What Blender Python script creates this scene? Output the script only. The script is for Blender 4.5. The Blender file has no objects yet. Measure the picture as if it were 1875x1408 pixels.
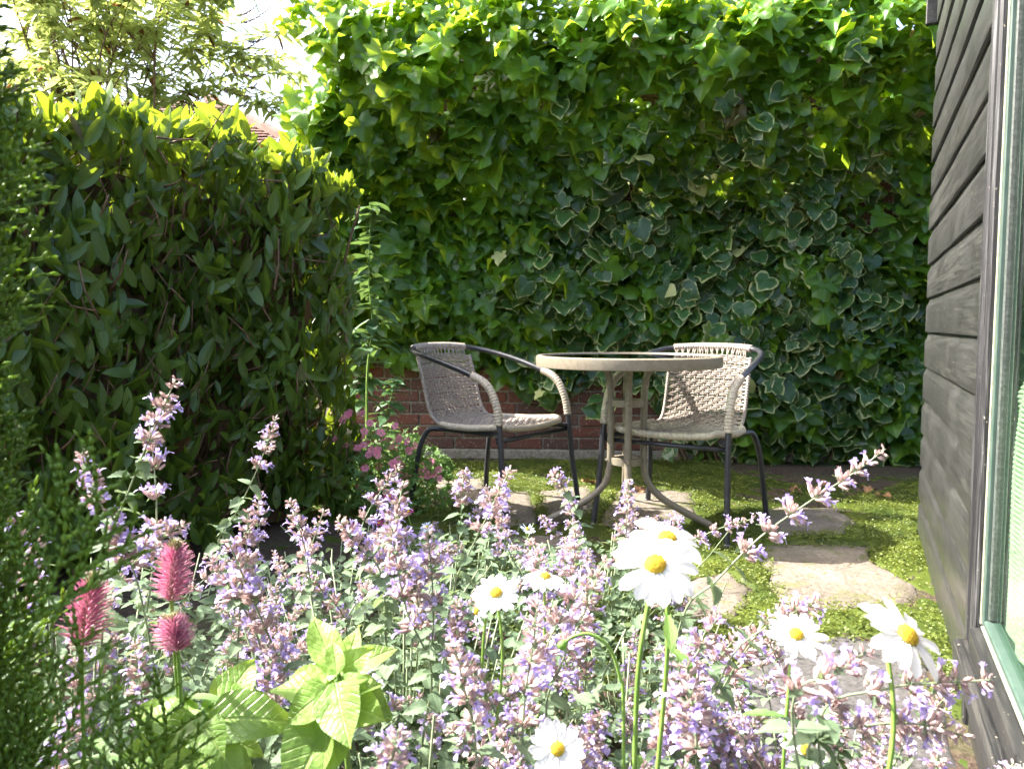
import bpy, math, random
import numpy as np
from mathutils import Vector, Matrix, Euler

random.seed(11)
RNG = np.random.default_rng(11)
PI = math.pi
scene = bpy.context.scene
COL = scene.collection

# ------------------------------------------------------------------ camera, sky, sun, exposure
CAM_H, PITCH, FPX = 0.835, math.radians(4.25), 1400.0
cam_d = bpy.data.cameras.new('camera')
cam_d.sensor_width = 36.0
cam_d.lens = FPX / 1875.0 * 36.0
cam_d.clip_start, cam_d.clip_end = 0.02, 500.0
cam_d.dof.use_dof = True
cam_d.dof.focus_distance = 1.8
cam_d.dof.aperture_fstop = 10.5
cam = bpy.data.objects.new('camera', cam_d)
COL.objects.link(cam)
cam.location = (0, 0, CAM_H)
cam.rotation_euler = (PI / 2 - PITCH, 0, 0)
scene.camera = cam

SUN_AZ, SUN_EL = math.radians(-76.0), math.radians(47.0)     # azimuth from +Y (view axis), negative is to the left
sun_dir = Vector((math.sin(SUN_AZ) * math.cos(SUN_EL), math.cos(SUN_AZ) * math.cos(SUN_EL), math.sin(SUN_EL)))
world = bpy.data.worlds.new('World')
scene.world = world
world.use_nodes = True
wn = world.node_tree.nodes
sky = wn.new('ShaderNodeTexSky')
sky.sky_type = 'NISHITA'
sky.sun_disc = False
sky.sun_elevation = SUN_EL
sky.sun_rotation = SUN_AZ
sky.air_density, sky.dust_density, sky.ozone_density = 1.0, 5.0, 1.0
wn['Background'].inputs['Strength'].default_value = 0.15
world.node_tree.links.new(sky.outputs['Color'], wn['Background'].inputs['Color'])
sun_l = bpy.data.lights.new('sun', 'SUN')
sun_l.energy = 5.0
sun_l.angle = math.radians(0.55)
sun_l.color = (1.0, 0.95, 0.86)
sun_o = bpy.data.objects.new('sun', sun_l)
COL.objects.link(sun_o)
sun_o.rotation_euler = sun_dir.to_track_quat('Z', 'Y').to_euler()
sun_o.location = sun_dir * 20

scene.view_settings.view_transform = 'Standard'
scene.view_settings.look = 'None'
scene.view_settings.exposure = 2.15
scene.view_settings.gamma = 1.0
scene.view_settings.use_curve_mapping = False
scene.cycles.max_bounces = 6
scene.cycles.diffuse_bounces = 4
scene.cycles.glossy_bounces = 3
scene.cycles.use_adaptive_sampling = True
scene.cycles.adaptive_threshold = 0.03
scene.cycles.transparent_max_bounces = 12
scene.cycles.transmission_bounces = 4
scene.cycles.sample_clamp_indirect = 8.0
scene.cycles.use_denoising = True

# ------------------------------------------------------------------ where a photographed point stands
_fw = np.array([0, math.cos(PITCH), -math.sin(PITCH)])
_up = np.array([0, math.sin(PITCH), math.cos(PITCH)])
_rt = np.array([1.0, 0, 0])
def ray(px, py):
    return _rt * (px - 937.5) / FPX + _up * (704 - py) / FPX + _fw
def at(px, py, Y):
    r = ray(px, py)
    p = np.array([0, 0, CAM_H]) + r * (Y / r[1])
    return Vector(p)
def gnd(px, py, z=0.0):
    r = ray(px, py)
    p = np.array([0, 0, CAM_H]) + r * ((z - CAM_H) / r[2])
    return Vector(p)

# ------------------------------------------------------------------ materials
def new_mat(name):
    m = bpy.data.materials.new(name)
    m.use_nodes = True
    nt = m.node_tree
    for n in list(nt.nodes):
        nt.nodes.remove(n)
    out = nt.nodes.new('ShaderNodeOutputMaterial')
    return m, nt, out
class NB:
    """small node helper"""
    def __init__(self, nt): self.nt = nt
    def n(self, typ, **kw):
        nd = self.nt.nodes.new(typ)
        for k, v in kw.items(): setattr(nd, k, v)
        return nd
    def l(self, a, b): self.nt.links.new(a, b)
    def val(self, sock, v):
        if hasattr(v, 'is_output') or isinstance(v, bpy.types.NodeSocket): self.l(v, sock)
        else: sock.default_value = v
    def math(self, op, a, b=0.0, c=None, clamp=False):
        nd = self.n('ShaderNodeMath', operation=op, use_clamp=clamp)
        self.val(nd.inputs[0], a); self.val(nd.inputs[1], b)
        if c is not None: self.val(nd.inputs[2], c)
        return nd.outputs[0]
    def mix(self, f, a, b, blend='MIX'):
        nd = self.n('ShaderNodeMix', data_type='RGBA', blend_type=blend)
        self.val(nd.inputs[0], f)
        self.val(nd.inputs[6], a if isinstance(a, bpy.types.NodeSocket) else (*a, 1.0)[:4])
        self.val(nd.inputs[7], b if isinstance(b, bpy.types.NodeSocket) else (*b, 1.0)[:4])
        return nd.outputs[2]
    def noise(self, vec, scale, detail=3.0, rough=0.55):
        nd = self.n('ShaderNodeTexNoise')
        nd.inputs['Scale'].default_value = scale
        nd.inputs['Detail'].default_value = detail
        nd.inputs['Roughness'].default_value = rough
        if vec is not None: self.l(vec, nd.inputs['Vector'])
        return nd.outputs['Fac']
    def ramp(self, f, lo, hi, a=0.0, b=1.0):
        nd = self.n('ShaderNodeMapRange', clamp=True)
        self.val(nd.inputs[0], f)
        nd.inputs[1].default_value, nd.inputs[2].default_value = lo, hi
        nd.inputs[3].default_value, nd.inputs[4].default_value = a, b
        return nd.outputs[0]
    def mapping(self, vec, scale=(1, 1, 1)):
        nd = self.n('ShaderNodeMapping')
        self.l(vec, nd.inputs['Vector'])
        nd.inputs['Scale'].default_value = scale
        return nd.outputs['Vector']
    def bump(self, h, strength=0.3, dist=0.01):
        nd = self.n('ShaderNodeBump')
        nd.inputs['Strength'].default_value = strength
        nd.inputs['Distance'].default_value = dist
        self.l(h, nd.inputs['Height'])
        return nd.outputs['Normal']
    def bsdf(self, col, rough=0.5, metal=0.0, spec=0.5, normal=None):
        nd = self.n('ShaderNodeBsdfPrincipled')
        self.val(nd.inputs['Base Color'], col if isinstance(col, bpy.types.NodeSocket) else (*col, 1.0)[:4])
        self.val(nd.inputs['Roughness'], rough)
        nd.inputs['Metallic'].default_value = metal
        nd.inputs['Specular IOR Level'].default_value = spec
        if normal is not None: self.l(normal, nd.inputs['Normal'])
        return nd.outputs[0]
    def coord(self, which='Object'):
        return self.n('ShaderNodeTexCoord').outputs[which]
    def position(self):
        return self.n('ShaderNodeNewGeometry').outputs['Position']

def leaf_mat(name, dark, light, trans, rough=0.35, tfac=0.35, vein='pinnate', vein_col=None, vein_amt=0.35,
             margin=None, brown=0.0, spec=0.5, patch=4.0, relief=0.25, rdist=0.002):
    """leaf colour from the per-vertex 'leaf' attribute: r across, g along, b distance to the rim, a one random number per leaf"""
    m, nt, out = new_mat(name)
    b = NB(nt)
    at_ = b.n('ShaderNodeAttribute', attribute_name='leaf')
    sep = b.n('ShaderNodeSeparateColor')
    b.l(at_.outputs['Color'], sep.inputs[0])
    u, v, e, rnd = sep.outputs[0], sep.outputs[1], sep.outputs[2], at_.outputs['Alpha']
    oi = b.n('ShaderNodeObjectInfo')
    rnd = b.math('FRACT', b.math('ADD', rnd, b.math('MULTIPLY', oi.outputs['Random'], oi.outputs['Alpha'])))
    big = b.noise(b.position(), patch, 2.0)
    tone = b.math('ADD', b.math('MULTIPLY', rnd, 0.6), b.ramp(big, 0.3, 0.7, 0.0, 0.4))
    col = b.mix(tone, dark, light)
    tcol = b.mix(tone, tuple(c * 0.75 for c in trans), trans)
    x = b.math('SUBTRACT', u, 0.5)
    ax = b.math('ABSOLUTE', x)
    if vein == 'pinnate':
        mid = b.ramp(ax, 0.01, 0.05, 1.0, 0.0)
        s = b.math('ABSOLUTE', b.math('SUBTRACT', b.math('FRACT', b.math('SUBTRACT', b.math('MULTIPLY', v, 8.0), b.math('MULTIPLY', ax, 5.0))), 0.5))
        side = b.ramp(s, 0.0, 0.12, 0.55, 0.0)
        vm = b.math('MAXIMUM', mid, side)
    elif vein == 'palmate':
        y = b.math('SUBTRACT', v, 0.12)
        ang = b.math('ARCTAN2', x, y)
        r = b.math('SQRT', b.math('ADD', b.math('MULTIPLY', x, x), b.math('MULTIPLY', y, y)))
        f = b.math('ABSOLUTE', b.math('SUBTRACT', b.math('FRACT', b.math('ADD', b.math('MULTIPLY', ang, 1.25), 0.5)), 0.5))
        vm = b.ramp(b.math('MULTIPLY', f, r), 0.004, 0.018, 1.0, 0.0)
    else:
        vm = None
    vc = vein_col or tuple(min(1, c * 2.2 + 0.03) for c in light)
    if vm is not None:
        col = b.mix(b.math('MULTIPLY', vm, vein_amt), col, vc)
    if margin is not None:
        nz = b.noise(b.position(), 38.0, 2.0)
        ed = b.math('ADD', e, b.math('MULTIPLY', b.math('SUBTRACT', nz, 0.5), 0.55))
        ed = b.math('ADD', ed, b.math('MULTIPLY', b.math('SUBTRACT', rnd, 0.5), 0.22))
        mk = b.ramp(ed, 0.89, 0.99)
        allc = b.ramp(rnd, 0.975, 0.98)
        mk = b.math('MAXIMUM', mk, allc)
        col = b.mix(mk, col, margin)
        tcol = b.mix(mk, tcol, tuple(min(1, c * 1.0) for c in margin))
    if brown > 0:
        bm = b.ramp(rnd, 1 - brown, 1 - brown + 0.005)
        col = b.mix(bm, col, (0.10, 0.055, 0.025))
        tcol = b.mix(bm, tcol, (0.16, 0.06, 0.02))
    nz2 = b.noise(b.position(), 110.0, 3.0)
    h = nz2 if vm is None else b.math('SUBTRACT', b.math('MULTIPLY', nz2, 1.2), b.math('MULTIPLY', vm, 0.7))
    nrm = b.bump(h, relief, rdist)
    ro = b.math('ADD', b.math('MULTIPLY', rnd, 0.15), rough)
    p = b.bsdf(col, ro, 0.0, spec, nrm)
    t = b.n('ShaderNodeBsdfTranslucent')
    b.l(tcol, t.inputs['Color'])
    mx = b.n('ShaderNodeMixShader')
    mx.inputs[0].default_value = tfac
    b.l(p, mx.inputs[1]); b.l(t.outputs[0], mx.inputs[2])
    b.l(mx.outputs[0], out.inputs['Surface'])
    return m

def plain_mat(name, c1, c2, rough=0.6, scale=20.0, bump=0.2, bdist=0.003, stretch=(1, 1, 1), metal=0.0, spec=0.5, detail=4.0,
              lo=0.35, hi=0.65, rand=0.0, tfac=0.0, trans=None, coord='Object'):
    m, nt, out = new_mat(name)
    b = NB(nt)
    co = b.coord('Object') if coord == 'Object' else b.position()
    vec = b.mapping(co, stretch)
    if rand > 0:
        oi = b.n('ShaderNodeObjectInfo')
        ad = b.n('ShaderNodeVectorMath', operation='ADD')
        b.l(vec, ad.inputs[0])
        cb = b.n('ShaderNodeCombineXYZ')
        b.l(b.math('MULTIPLY', oi.outputs['Random'], 37.0), cb.inputs[0]); b.l(b.math('MULTIPLY', oi.outputs['Random'], 91.0), cb.inputs[1])
        b.l(cb.outputs[0], ad.inputs[1])
        vec = ad.outputs[0]
    nz = b.noise(vec, scale, detail)
    col = b.mix(b.ramp(nz, lo, hi), c1, c2)
    if rand > 0:
        hs = b.n('ShaderNodeHueSaturation')
        b.l(col, hs.inputs['Color'])
        b.l(b.ramp(oi.outputs['Random'], 0, 1, 1 - rand, 1 + rand), hs.inputs['Value'])
        hs.inputs['Hue'].default_value = 0.5
        col = hs.outputs['Color']
    p = b.bsdf(col, rough, metal, spec, b.bump(nz, bump, bdist) if bump else None)
    if tfac > 0:
        t = b.n('ShaderNodeBsdfTranslucent')
        t.inputs['Color'].default_value = (*trans, 1)
        mx = b.n('ShaderNodeMixShader'); mx.inputs[0].default_value = tfac
        b.l(p, mx.inputs[1]); b.l(t.outputs[0], mx.inputs[2])
        p = mx.outputs[0]
    b.l(p, out.inputs['Surface'])
    return m

M = {}
M['ivy'] = leaf_mat('ivy_leaf', (0.009, 0.040, 0.008), (0.092, 0.225, 0.028), (0.60, 0.82, 0.04), 0.25, 0.46, 'palmate', (0.20, 0.38, 0.10), 0.5, brown=0.006)
M['ivy_var'] = leaf_mat('variegated_ivy_leaf', (0.010, 0.042, 0.016), (0.050, 0.140, 0.040), (0.46, 0.58, 0.06), 0.26, 0.30, 'palmate', (0.14, 0.24, 0.10), 0.35,
                        margin=(0.44, 0.47, 0.19))
M['laurel'] = leaf_mat('laurel_leaf', (0.018, 0.050, 0.011), (0.105, 0.190, 0.034), (0.54, 0.70, 0.04), 0.22, 0.30, 'pinnate', (0.20, 0.30, 0.08), 0.45, brown=0.012)
M['buddleia'] = leaf_mat('buddleia_leaf', (0.09, 0.14, 0.04), (0.19, 0.24, 0.075), (0.58, 0.68, 0.18), 0.5, 0.52, 'pinnate', None, 0.3, brown=0.03)
M['conifer'] = leaf_mat('conifer_scale', (0.07, 0.15, 0.025), (0.18, 0.31, 0.055), (0.52, 0.68, 0.10), 0.24, 0.45, None)
M['mint_leaf'] = leaf_mat('catmint_leaf', (0.080, 0.135, 0.078), (0.18, 0.245, 0.145), (0.36, 0.48, 0.20), 0.6, 0.28, 'pinnate', (0.24, 0.33, 0.19), 0.5, spec=0.3)
M['lime_leaf'] = leaf_mat('lime_leaf', (0.10, 0.21, 0.030), (0.27, 0.41, 0.09), (0.50, 0.70, 0.09), 0.42, 0.34, 'pinnate', (0.46, 0.56, 0.20), 0.45, relief=0.7, rdist=0.003)
M['geranium_leaf'] = leaf_mat('geranium_leaf', (0.05, 0.12, 0.03), (0.14, 0.25, 0.06), (0.42, 0.60, 0.08), 0.5, 0.35, 'palmate', None, 0.3)
M['weed_leaf'] = leaf_mat('weed_leaf', (0.020, 0.065, 0.030), (0.055, 0.12, 0.05), (0.22, 0.36, 0.08), 0.4, 0.25, 'pinnate', None, 0.35)
M['moss'] = leaf_mat('moss_leaf', (0.036, 0.062, 0.009), (0.155, 0.190, 0.026), (0.44, 0.48, 0.05), 0.5, 0.22, None, patch=5.0)
M['daisy_leaf'] = leaf_mat('daisy_leaf', (0.06, 0.14, 0.03), (0.12, 0.22, 0.05), (0.40, 0.58, 0.06), 0.45, 0.35, 'pinnate')
M['dry_leaf'] = plain_mat('dry_leaf', (0.20, 0.09, 0.04), (0.34, 0.19, 0.09), 0.7, 30, 0.3, 0.004, rand=0.3)
M['mint_stem'] = plain_mat('catmint_stem', (0.16, 0.21, 0.11), (0.24, 0.29, 0.17), 0.6, 40)
M['green_stem'] = plain_mat('green_stem', (0.14, 0.26, 0.04), (0.22, 0.36, 0.07), 0.5, 30)
M['twig'] = plain_mat('twig_bark', (0.09, 0.048, 0.026), (0.21, 0.125, 0.072), 0.8, 40, 0.5)
M['calyx'] = plain_mat('catmint_calyx', (0.40, 0.25, 0.27), (0.64, 0.53, 0.47), 0.6, 190, 0.1, 0.001, lo=0.35, hi=0.6, tfac=0.25, trans=(0.6, 0.40, 0.38), coord='P', rand=0.24)
M['petal'] = plain_mat('catmint_petal', (0.40, 0.32, 0.64), (0.68, 0.60, 0.84), 0.5, 160, 0.0, tfac=0.35, trans=(0.55, 0.42, 0.85), coord='P')
M['white_petal'] = plain_mat('daisy_petal', (0.80, 0.81, 0.80), (0.86, 0.86, 0.85), 0.55, 60, 0.25, 0.002, stretch=(6, 1, 1), tfac=0.3, trans=(0.85, 0.85, 0.8))
M['daisy_disc'] = plain_mat('daisy_disc', (0.50, 0.30, 0.01), (0.72, 0.52, 0.03), 0.7, 400, 0.8, 0.003)
M['pink'] = plain_mat('geranium_petal', (0.80, 0.16, 0.30), (0.92, 0.38, 0.48), 0.5, 60, 0.1, tfac=0.35, trans=(0.85, 0.35, 0.5), rand=0.12)
M['magenta'] = plain_mat('aster_petal', (0.50, 0.03, 0.22), (0.62, 0.08, 0.32), 0.5, 60, 0.1, tfac=0.35, trans=(0.7, 0.06, 0.3))
M['pale_blue'] = plain_mat('pale_aster_petal', (0.52, 0.62, 0.82), (0.66, 0.74, 0.88), 0.5, 60, 0.1, tfac=0.3, trans=(0.6, 0.68, 0.85))
M['clover'] = plain_mat('clover_floret', (0.60, 0.16, 0.34), (0.90, 0.62, 0.70), 0.55, 120, 0.1, 0.001, tfac=0.3, trans=(0.92, 0.42, 0.60), coord='P')
M['clover_bud'] = plain_mat('clover_bud', (0.22, 0.25, 0.10), (0.40, 0.30, 0.20), 0.6, 120, 0.1, 0.001, coord='P')

def soil_mat():
    m, nt, out = new_mat('soil')
    b = NB(nt)
    p = b.position()
    n1 = b.noise(p, 3.0, 4); n2 = b.noise(p, 45.0, 5)
    col = b.mix(b.ramp(n2, 0.3, 0.7), (0.030, 0.020, 0.013), (0.085, 0.060, 0.042))
    col = b.mix(b.math('MULTIPLY', b.ramp(n1, 0.5, 0.65), 0.5), col, (0.05, 0.075, 0.02))
    h = b.math('ADD', b.math('MULTIPLY', n2, 0.6), n1)
    b.l(b.bsdf(col, 0.9, 0, 0.3, b.bump(h, 0.8, 0.03)), out.inputs['Surface'])
    return m
M['soil'] = soil_mat()

def stone_mat():
    m, nt, out = new_mat('paving_stone')
    b = NB(nt)
    p = b.position()
    n1 = b.noise(p, 5.0, 4); n2 = b.noise(p, 60.0, 5); n3 = b.noise(p, 170.0, 3)
    col = b.mix(b.ramp(n1, 0.35, 0.65), (0.135, 0.112, 0.088), (0.215, 0.183, 0.148))
    col = b.mix(b.math('MULTIPLY', b.ramp(n2, 0.42, 0.62), 0.55), col, (0.065, 0.053, 0.042))
    col = b.mix(b.math('MULTIPLY', b.ramp(n3, 0.58, 0.66), 0.4), col, (0.27, 0.26, 0.235))
    col = b.mix(b.math('MULTIPLY', b.ramp(b.noise(p, 9.0, 5), 0.54, 0.63), 0.55), col, (0.085, 0.10, 0.022))
    h = b.math('ADD', n1, b.math('ADD', b.math('MULTIPLY', n2, 0.5), b.math('MULTIPLY', n3, 0.2)))
    b.l(b.bsdf(col, 0.85, 0, 0.35, b.bump(h, 0.7, 0.012)), out.inputs['Surface'])
    return m
M['stone'] = stone_mat()
M['dark_slab'] = plain_mat('dark_speckled_slab', (0.040, 0.038, 0.038), (0.085, 0.080, 0.078), 0.9, 70, 0.8, 0.006)

def brick_mat():
    m, nt, out = new_mat('brick')
    b = NB(nt)
    oi = b.n('ShaderNodeObjectInfo')
    p = b.position()
    n1 = b.noise(p, 14.0, 5); n2 = b.noise(p, 80.0, 4)
    cr = b.n('ShaderNodeValToRGB')
    b.l(oi.outputs['Random'], cr.inputs[0])
    el = cr.color_ramp.elements
    el[0].position, el[0].color = 0.0, (0.085, 0.042, 0.034, 1)
    el[1].position, el[1].color = 1.0, (0.21, 0.066, 0.042, 1)
    for pos, c in ((0.3, (0.105, 0.044, 0.032, 1)), (0.6, (0.165, 0.054, 0.036, 1)), (0.8, (0.125, 0.075, 0.056, 1))):
        e = el.new(pos); e.color = c
    col = b.mix(b.math('MULTIPLY', b.ramp(n1, 0.4, 0.7), 0.6), cr.outputs[0], (0.085, 0.055, 0.045))
    col = b.mix(b.math('MULTIPLY', b.ramp(n2, 0.58, 0.68), 0.5), col, (0.42, 0.36, 0.30))
    h = b.math('ADD', n1, b.math('MULTIPLY', n2, 0.5))
    b.l(b.bsdf(col, 0.88, 0, 0.3, b.bump(h, 0.6, 0.008)), out.inputs['Surface'])
    return m
M['brick'] = brick_mat()
M['mortar'] = plain_mat('lime_mortar', (0.16, 0.14, 0.11), (0.29, 0.26, 0.21), 0.95, 60, 0.8, 0.006)

def wood_mat(name, c1, c2, streak, rough, axis=0):
    m, nt, out = new_mat(name)
    b = NB(nt)
    co = b.coord('Object')
    oi = b.n('ShaderNodeObjectInfo')
    ad = b.n('ShaderNodeVectorMath', operation='ADD')
    cb = b.n('ShaderNodeCombineXYZ')
    for i in range(3): b.l(b.math('MULTIPLY', oi.outputs['Random'], 13.0 + 7 * i), cb.inputs[i])
    b.l(co, ad.inputs[0]); b.l(cb.outputs[0], ad.inputs[1])
    st = [160.0, 160.0, 160.0]; st[axis] = 5.0
    g = b.noise(b.mapping(ad.outputs[0], tuple(st)), 1.0, 5, 0.6)
    st2 = [14.0, 14.0, 14.0]; st2[axis] = 0.8
    g2 = b.noise(b.mapping(ad.outputs[0], tuple(st2)), 1.0, 3)
    n3 = b.noise(ad.outputs[0], 4.0, 4)
    sp = b.noise(ad.outputs[0], 120.0, 2)
    col = b.mix(b.ramp(g, 0.35, 0.65), c1, c2)
    col = b.mix(b.math('MULTIPLY', b.ramp(b.math('MULTIPLY', g, g2), 0.27, 0.38), 0.8), col, streak)
    col = b.mix(b.math('MULTIPLY', b.ramp(sp, 0.70, 0.74), 0.7), col, (0.34, 0.31, 0.25))
    col = b.mix(b.math('MULTIPLY', b.ramp(n3, 0.45, 0.75), 0.3), col, tuple(x * 1.5 for x in c2))
    h = b.math('ADD', g, b.math('MULTIPLY', g2, 0.15))
    ro = b.ramp(n3, 0.3, 0.7, rough - 0.07, rough + 0.1)
    b.l(b.bsdf(col, ro, 0, 0.5, b.bump(h, 0.30, 0.002)), out.inputs['Surface'])
    return m
M['board'] = wood_mat('black_stained_board', (0.022, 0.0228, 0.0220), (0.036, 0.037, 0.0355), (0.060, 0.060, 0.056), 0.34, 0)
M['post'] = wood_mat('weathered_black_post', (0.012, 0.012, 0.014), (0.026, 0.026, 0.029), (0.15, 0.15, 0.155), 0.42, 2)
M['rail'] = wood_mat('weathered_black_rail', (0.012, 0.0125, 0.013), (0.022, 0.022, 0.022), (0.05, 0.048, 0.044), 0.45, 0)
M['dark_wood'] = plain_mat('dark_interior_wood', (0.035, 0.028, 0.022), (0.06, 0.05, 0.04), 0.8, 8, 0.3, 0.004)
M['green_paint'] = plain_mat('green_gloss_paint', (0.046, 0.080, 0.066), (0.070, 0.105, 0.090), 0.35, 25, 0.15, 0.002)
M['cream_seal'] = plain_mat('cream_sealant', (0.20, 0.21, 0.15), (0.30, 0.31, 0.24), 0.5, 60, 0.2, 0.002)
M['grey_seal'] = plain_mat('grey_glazing_strip', (0.04, 0.05, 0.045), (0.09, 0.105, 0.095), 0.5, 160, 0.2, 0.002)
M['knit'] = plain_mat('knitted_wool', (0.50, 0.45, 0.38), (0.68, 0.63, 0.55), 0.9, 90, 0.4, 0.003)

def glass_mat(name, tint, ior=1.5):
    m, nt, out = new_mat(name)
    b = NB(nt)
    tr = b.n('ShaderNodeBsdfTransparent'); tr.inputs['Color'].default_value = (*tint, 1)
    gl = b.n('ShaderNodeBsdfGlossy'); gl.inputs['Roughness'].default_value = 0.015
    fr = b.n('ShaderNodeFresnel'); fr.inputs['IOR'].default_value = ior
    f = b.math('MULTIPLY', fr.outputs[0], b.math('SUBTRACT', 1.0, b.n('ShaderNodeNewGeometry').outputs['Backfacing']), clamp=True)
    mx = b.n('ShaderNodeMixShader')
    b.l(f, mx.inputs[0]); b.l(tr.outputs[0], mx.inputs[1]); b.l(gl.outputs[0], mx.inputs[2])
    b.l(mx.outputs[0], out.inputs['Surface'])
    return m
M['glass'] = glass_mat('window_glass', (0.72, 0.84, 0.76))
M['table_glass'] = glass_mat('table_glass', (0.22, 0.25, 0.225))
M['table_paint'] = plain_mat('taupe_painted_metal', (0.20, 0.17, 0.122), (0.25, 0.215, 0.16), 0.42, 60, 0.1, 0.001, spec=0.6)
M['black_tube'] = plain_mat('black_enamelled_tube', (0.018, 0.019, 0.024), (0.030, 0.032, 0.040), 0.32, 40, 0.08, 0.001, spec=0.6)
M['wicker'] = plain_mat('taupe_wicker', (0.27, 0.225, 0.19), (0.40, 0.34, 0.29), 0.5, 90, 0.2, 0.001)
M['wicker_wrap'] = plain_mat('pale_wicker_wrap', (0.40, 0.335, 0.25), (0.56, 0.49, 0.38), 0.5, 90, 0.2, 0.001)
M['roof_tile'] = plain_mat('old_clay_tile', (0.13, 0.06, 0.042), (0.22, 0.12, 0.09), 0.85, 6, 0.4, 0.01, rand=0.2)
M['render_wall'] = plain_mat('cream_render', (0.50, 0.46, 0.38), (0.60, 0.56, 0.48), 0.9, 4, 0.2, 0.01)

# ------------------------------------------------------------------ object helpers
def mesh(name, verts, faces, mats, midx=None, leaf=None, smooth=True):
    me = bpy.data.meshes.new(name)
    verts = np.asarray(verts, dtype=np.float32).reshape(-1, 3)
    if isinstance(faces, np.ndarray):
        k = faces.shape[1]; nf = faces.shape[0]
        me.vertices.add(len(verts)); me.vertices.foreach_set('co', verts.ravel())
        me.loops.add(nf * k); me.loops.foreach_set('vertex_index', faces.astype(np.int32).ravel())
        me.polygons.add(nf); me.polygons.foreach_set('loop_start', np.arange(0, nf * k, k, dtype=np.int32))
        try: me.polygons.foreach_set('loop_total', np.full(nf, k, dtype=np.int32))
        except Exception: pass
    else:
        me.from_pydata([tuple(map(float, v)) for v in verts], [], faces)
    for m_ in (mats if isinstance(mats, (list, tuple)) else [mats]):
        me.materials.append(m_)
    if midx is not None:
        me.polygons.foreach_set('material_index', np.asarray(midx, dtype=np.int32))
    if leaf is not None:
        a = me.attributes.new('leaf', 'FLOAT_COLOR', 'POINT')
        a.data.foreach_set('color', np.asarray(leaf, dtype=np.float32).ravel())
    me.update(calc_edges=True)
    me.validate()
    if smooth:
        me.polygons.foreach_set('use_smooth', np.ones(len(me.polygons), dtype=bool))
    return me
def obj(name, me, parent=None, loc=None, mat=None):
    o = bpy.data.objects.new(name, me)
    COL.objects.link(o)
    if parent is not None: o.parent = parent
    if loc is not None: o.location = loc
    if mat is not None: o.matrix_basis = mat
    return o
def tag(o, label=None, cat=None, group=None, kind=None):
    if label: o['label'] = label
    if cat: o['category'] = cat
    if group: o['group'] = group
    if kind: o['kind'] = kind
    return o
def thing(name, label, cat, loc=(0, 0, 0), rz=0.0, group=None):
    o = bpy.data.objects.new(name, None)
    COL.objects.link(o)
    o.empty_display_size = 0.1
    o.location = loc; o.rotation_euler = (0, 0, rz)
    return tag(o, label, cat, group)

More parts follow.
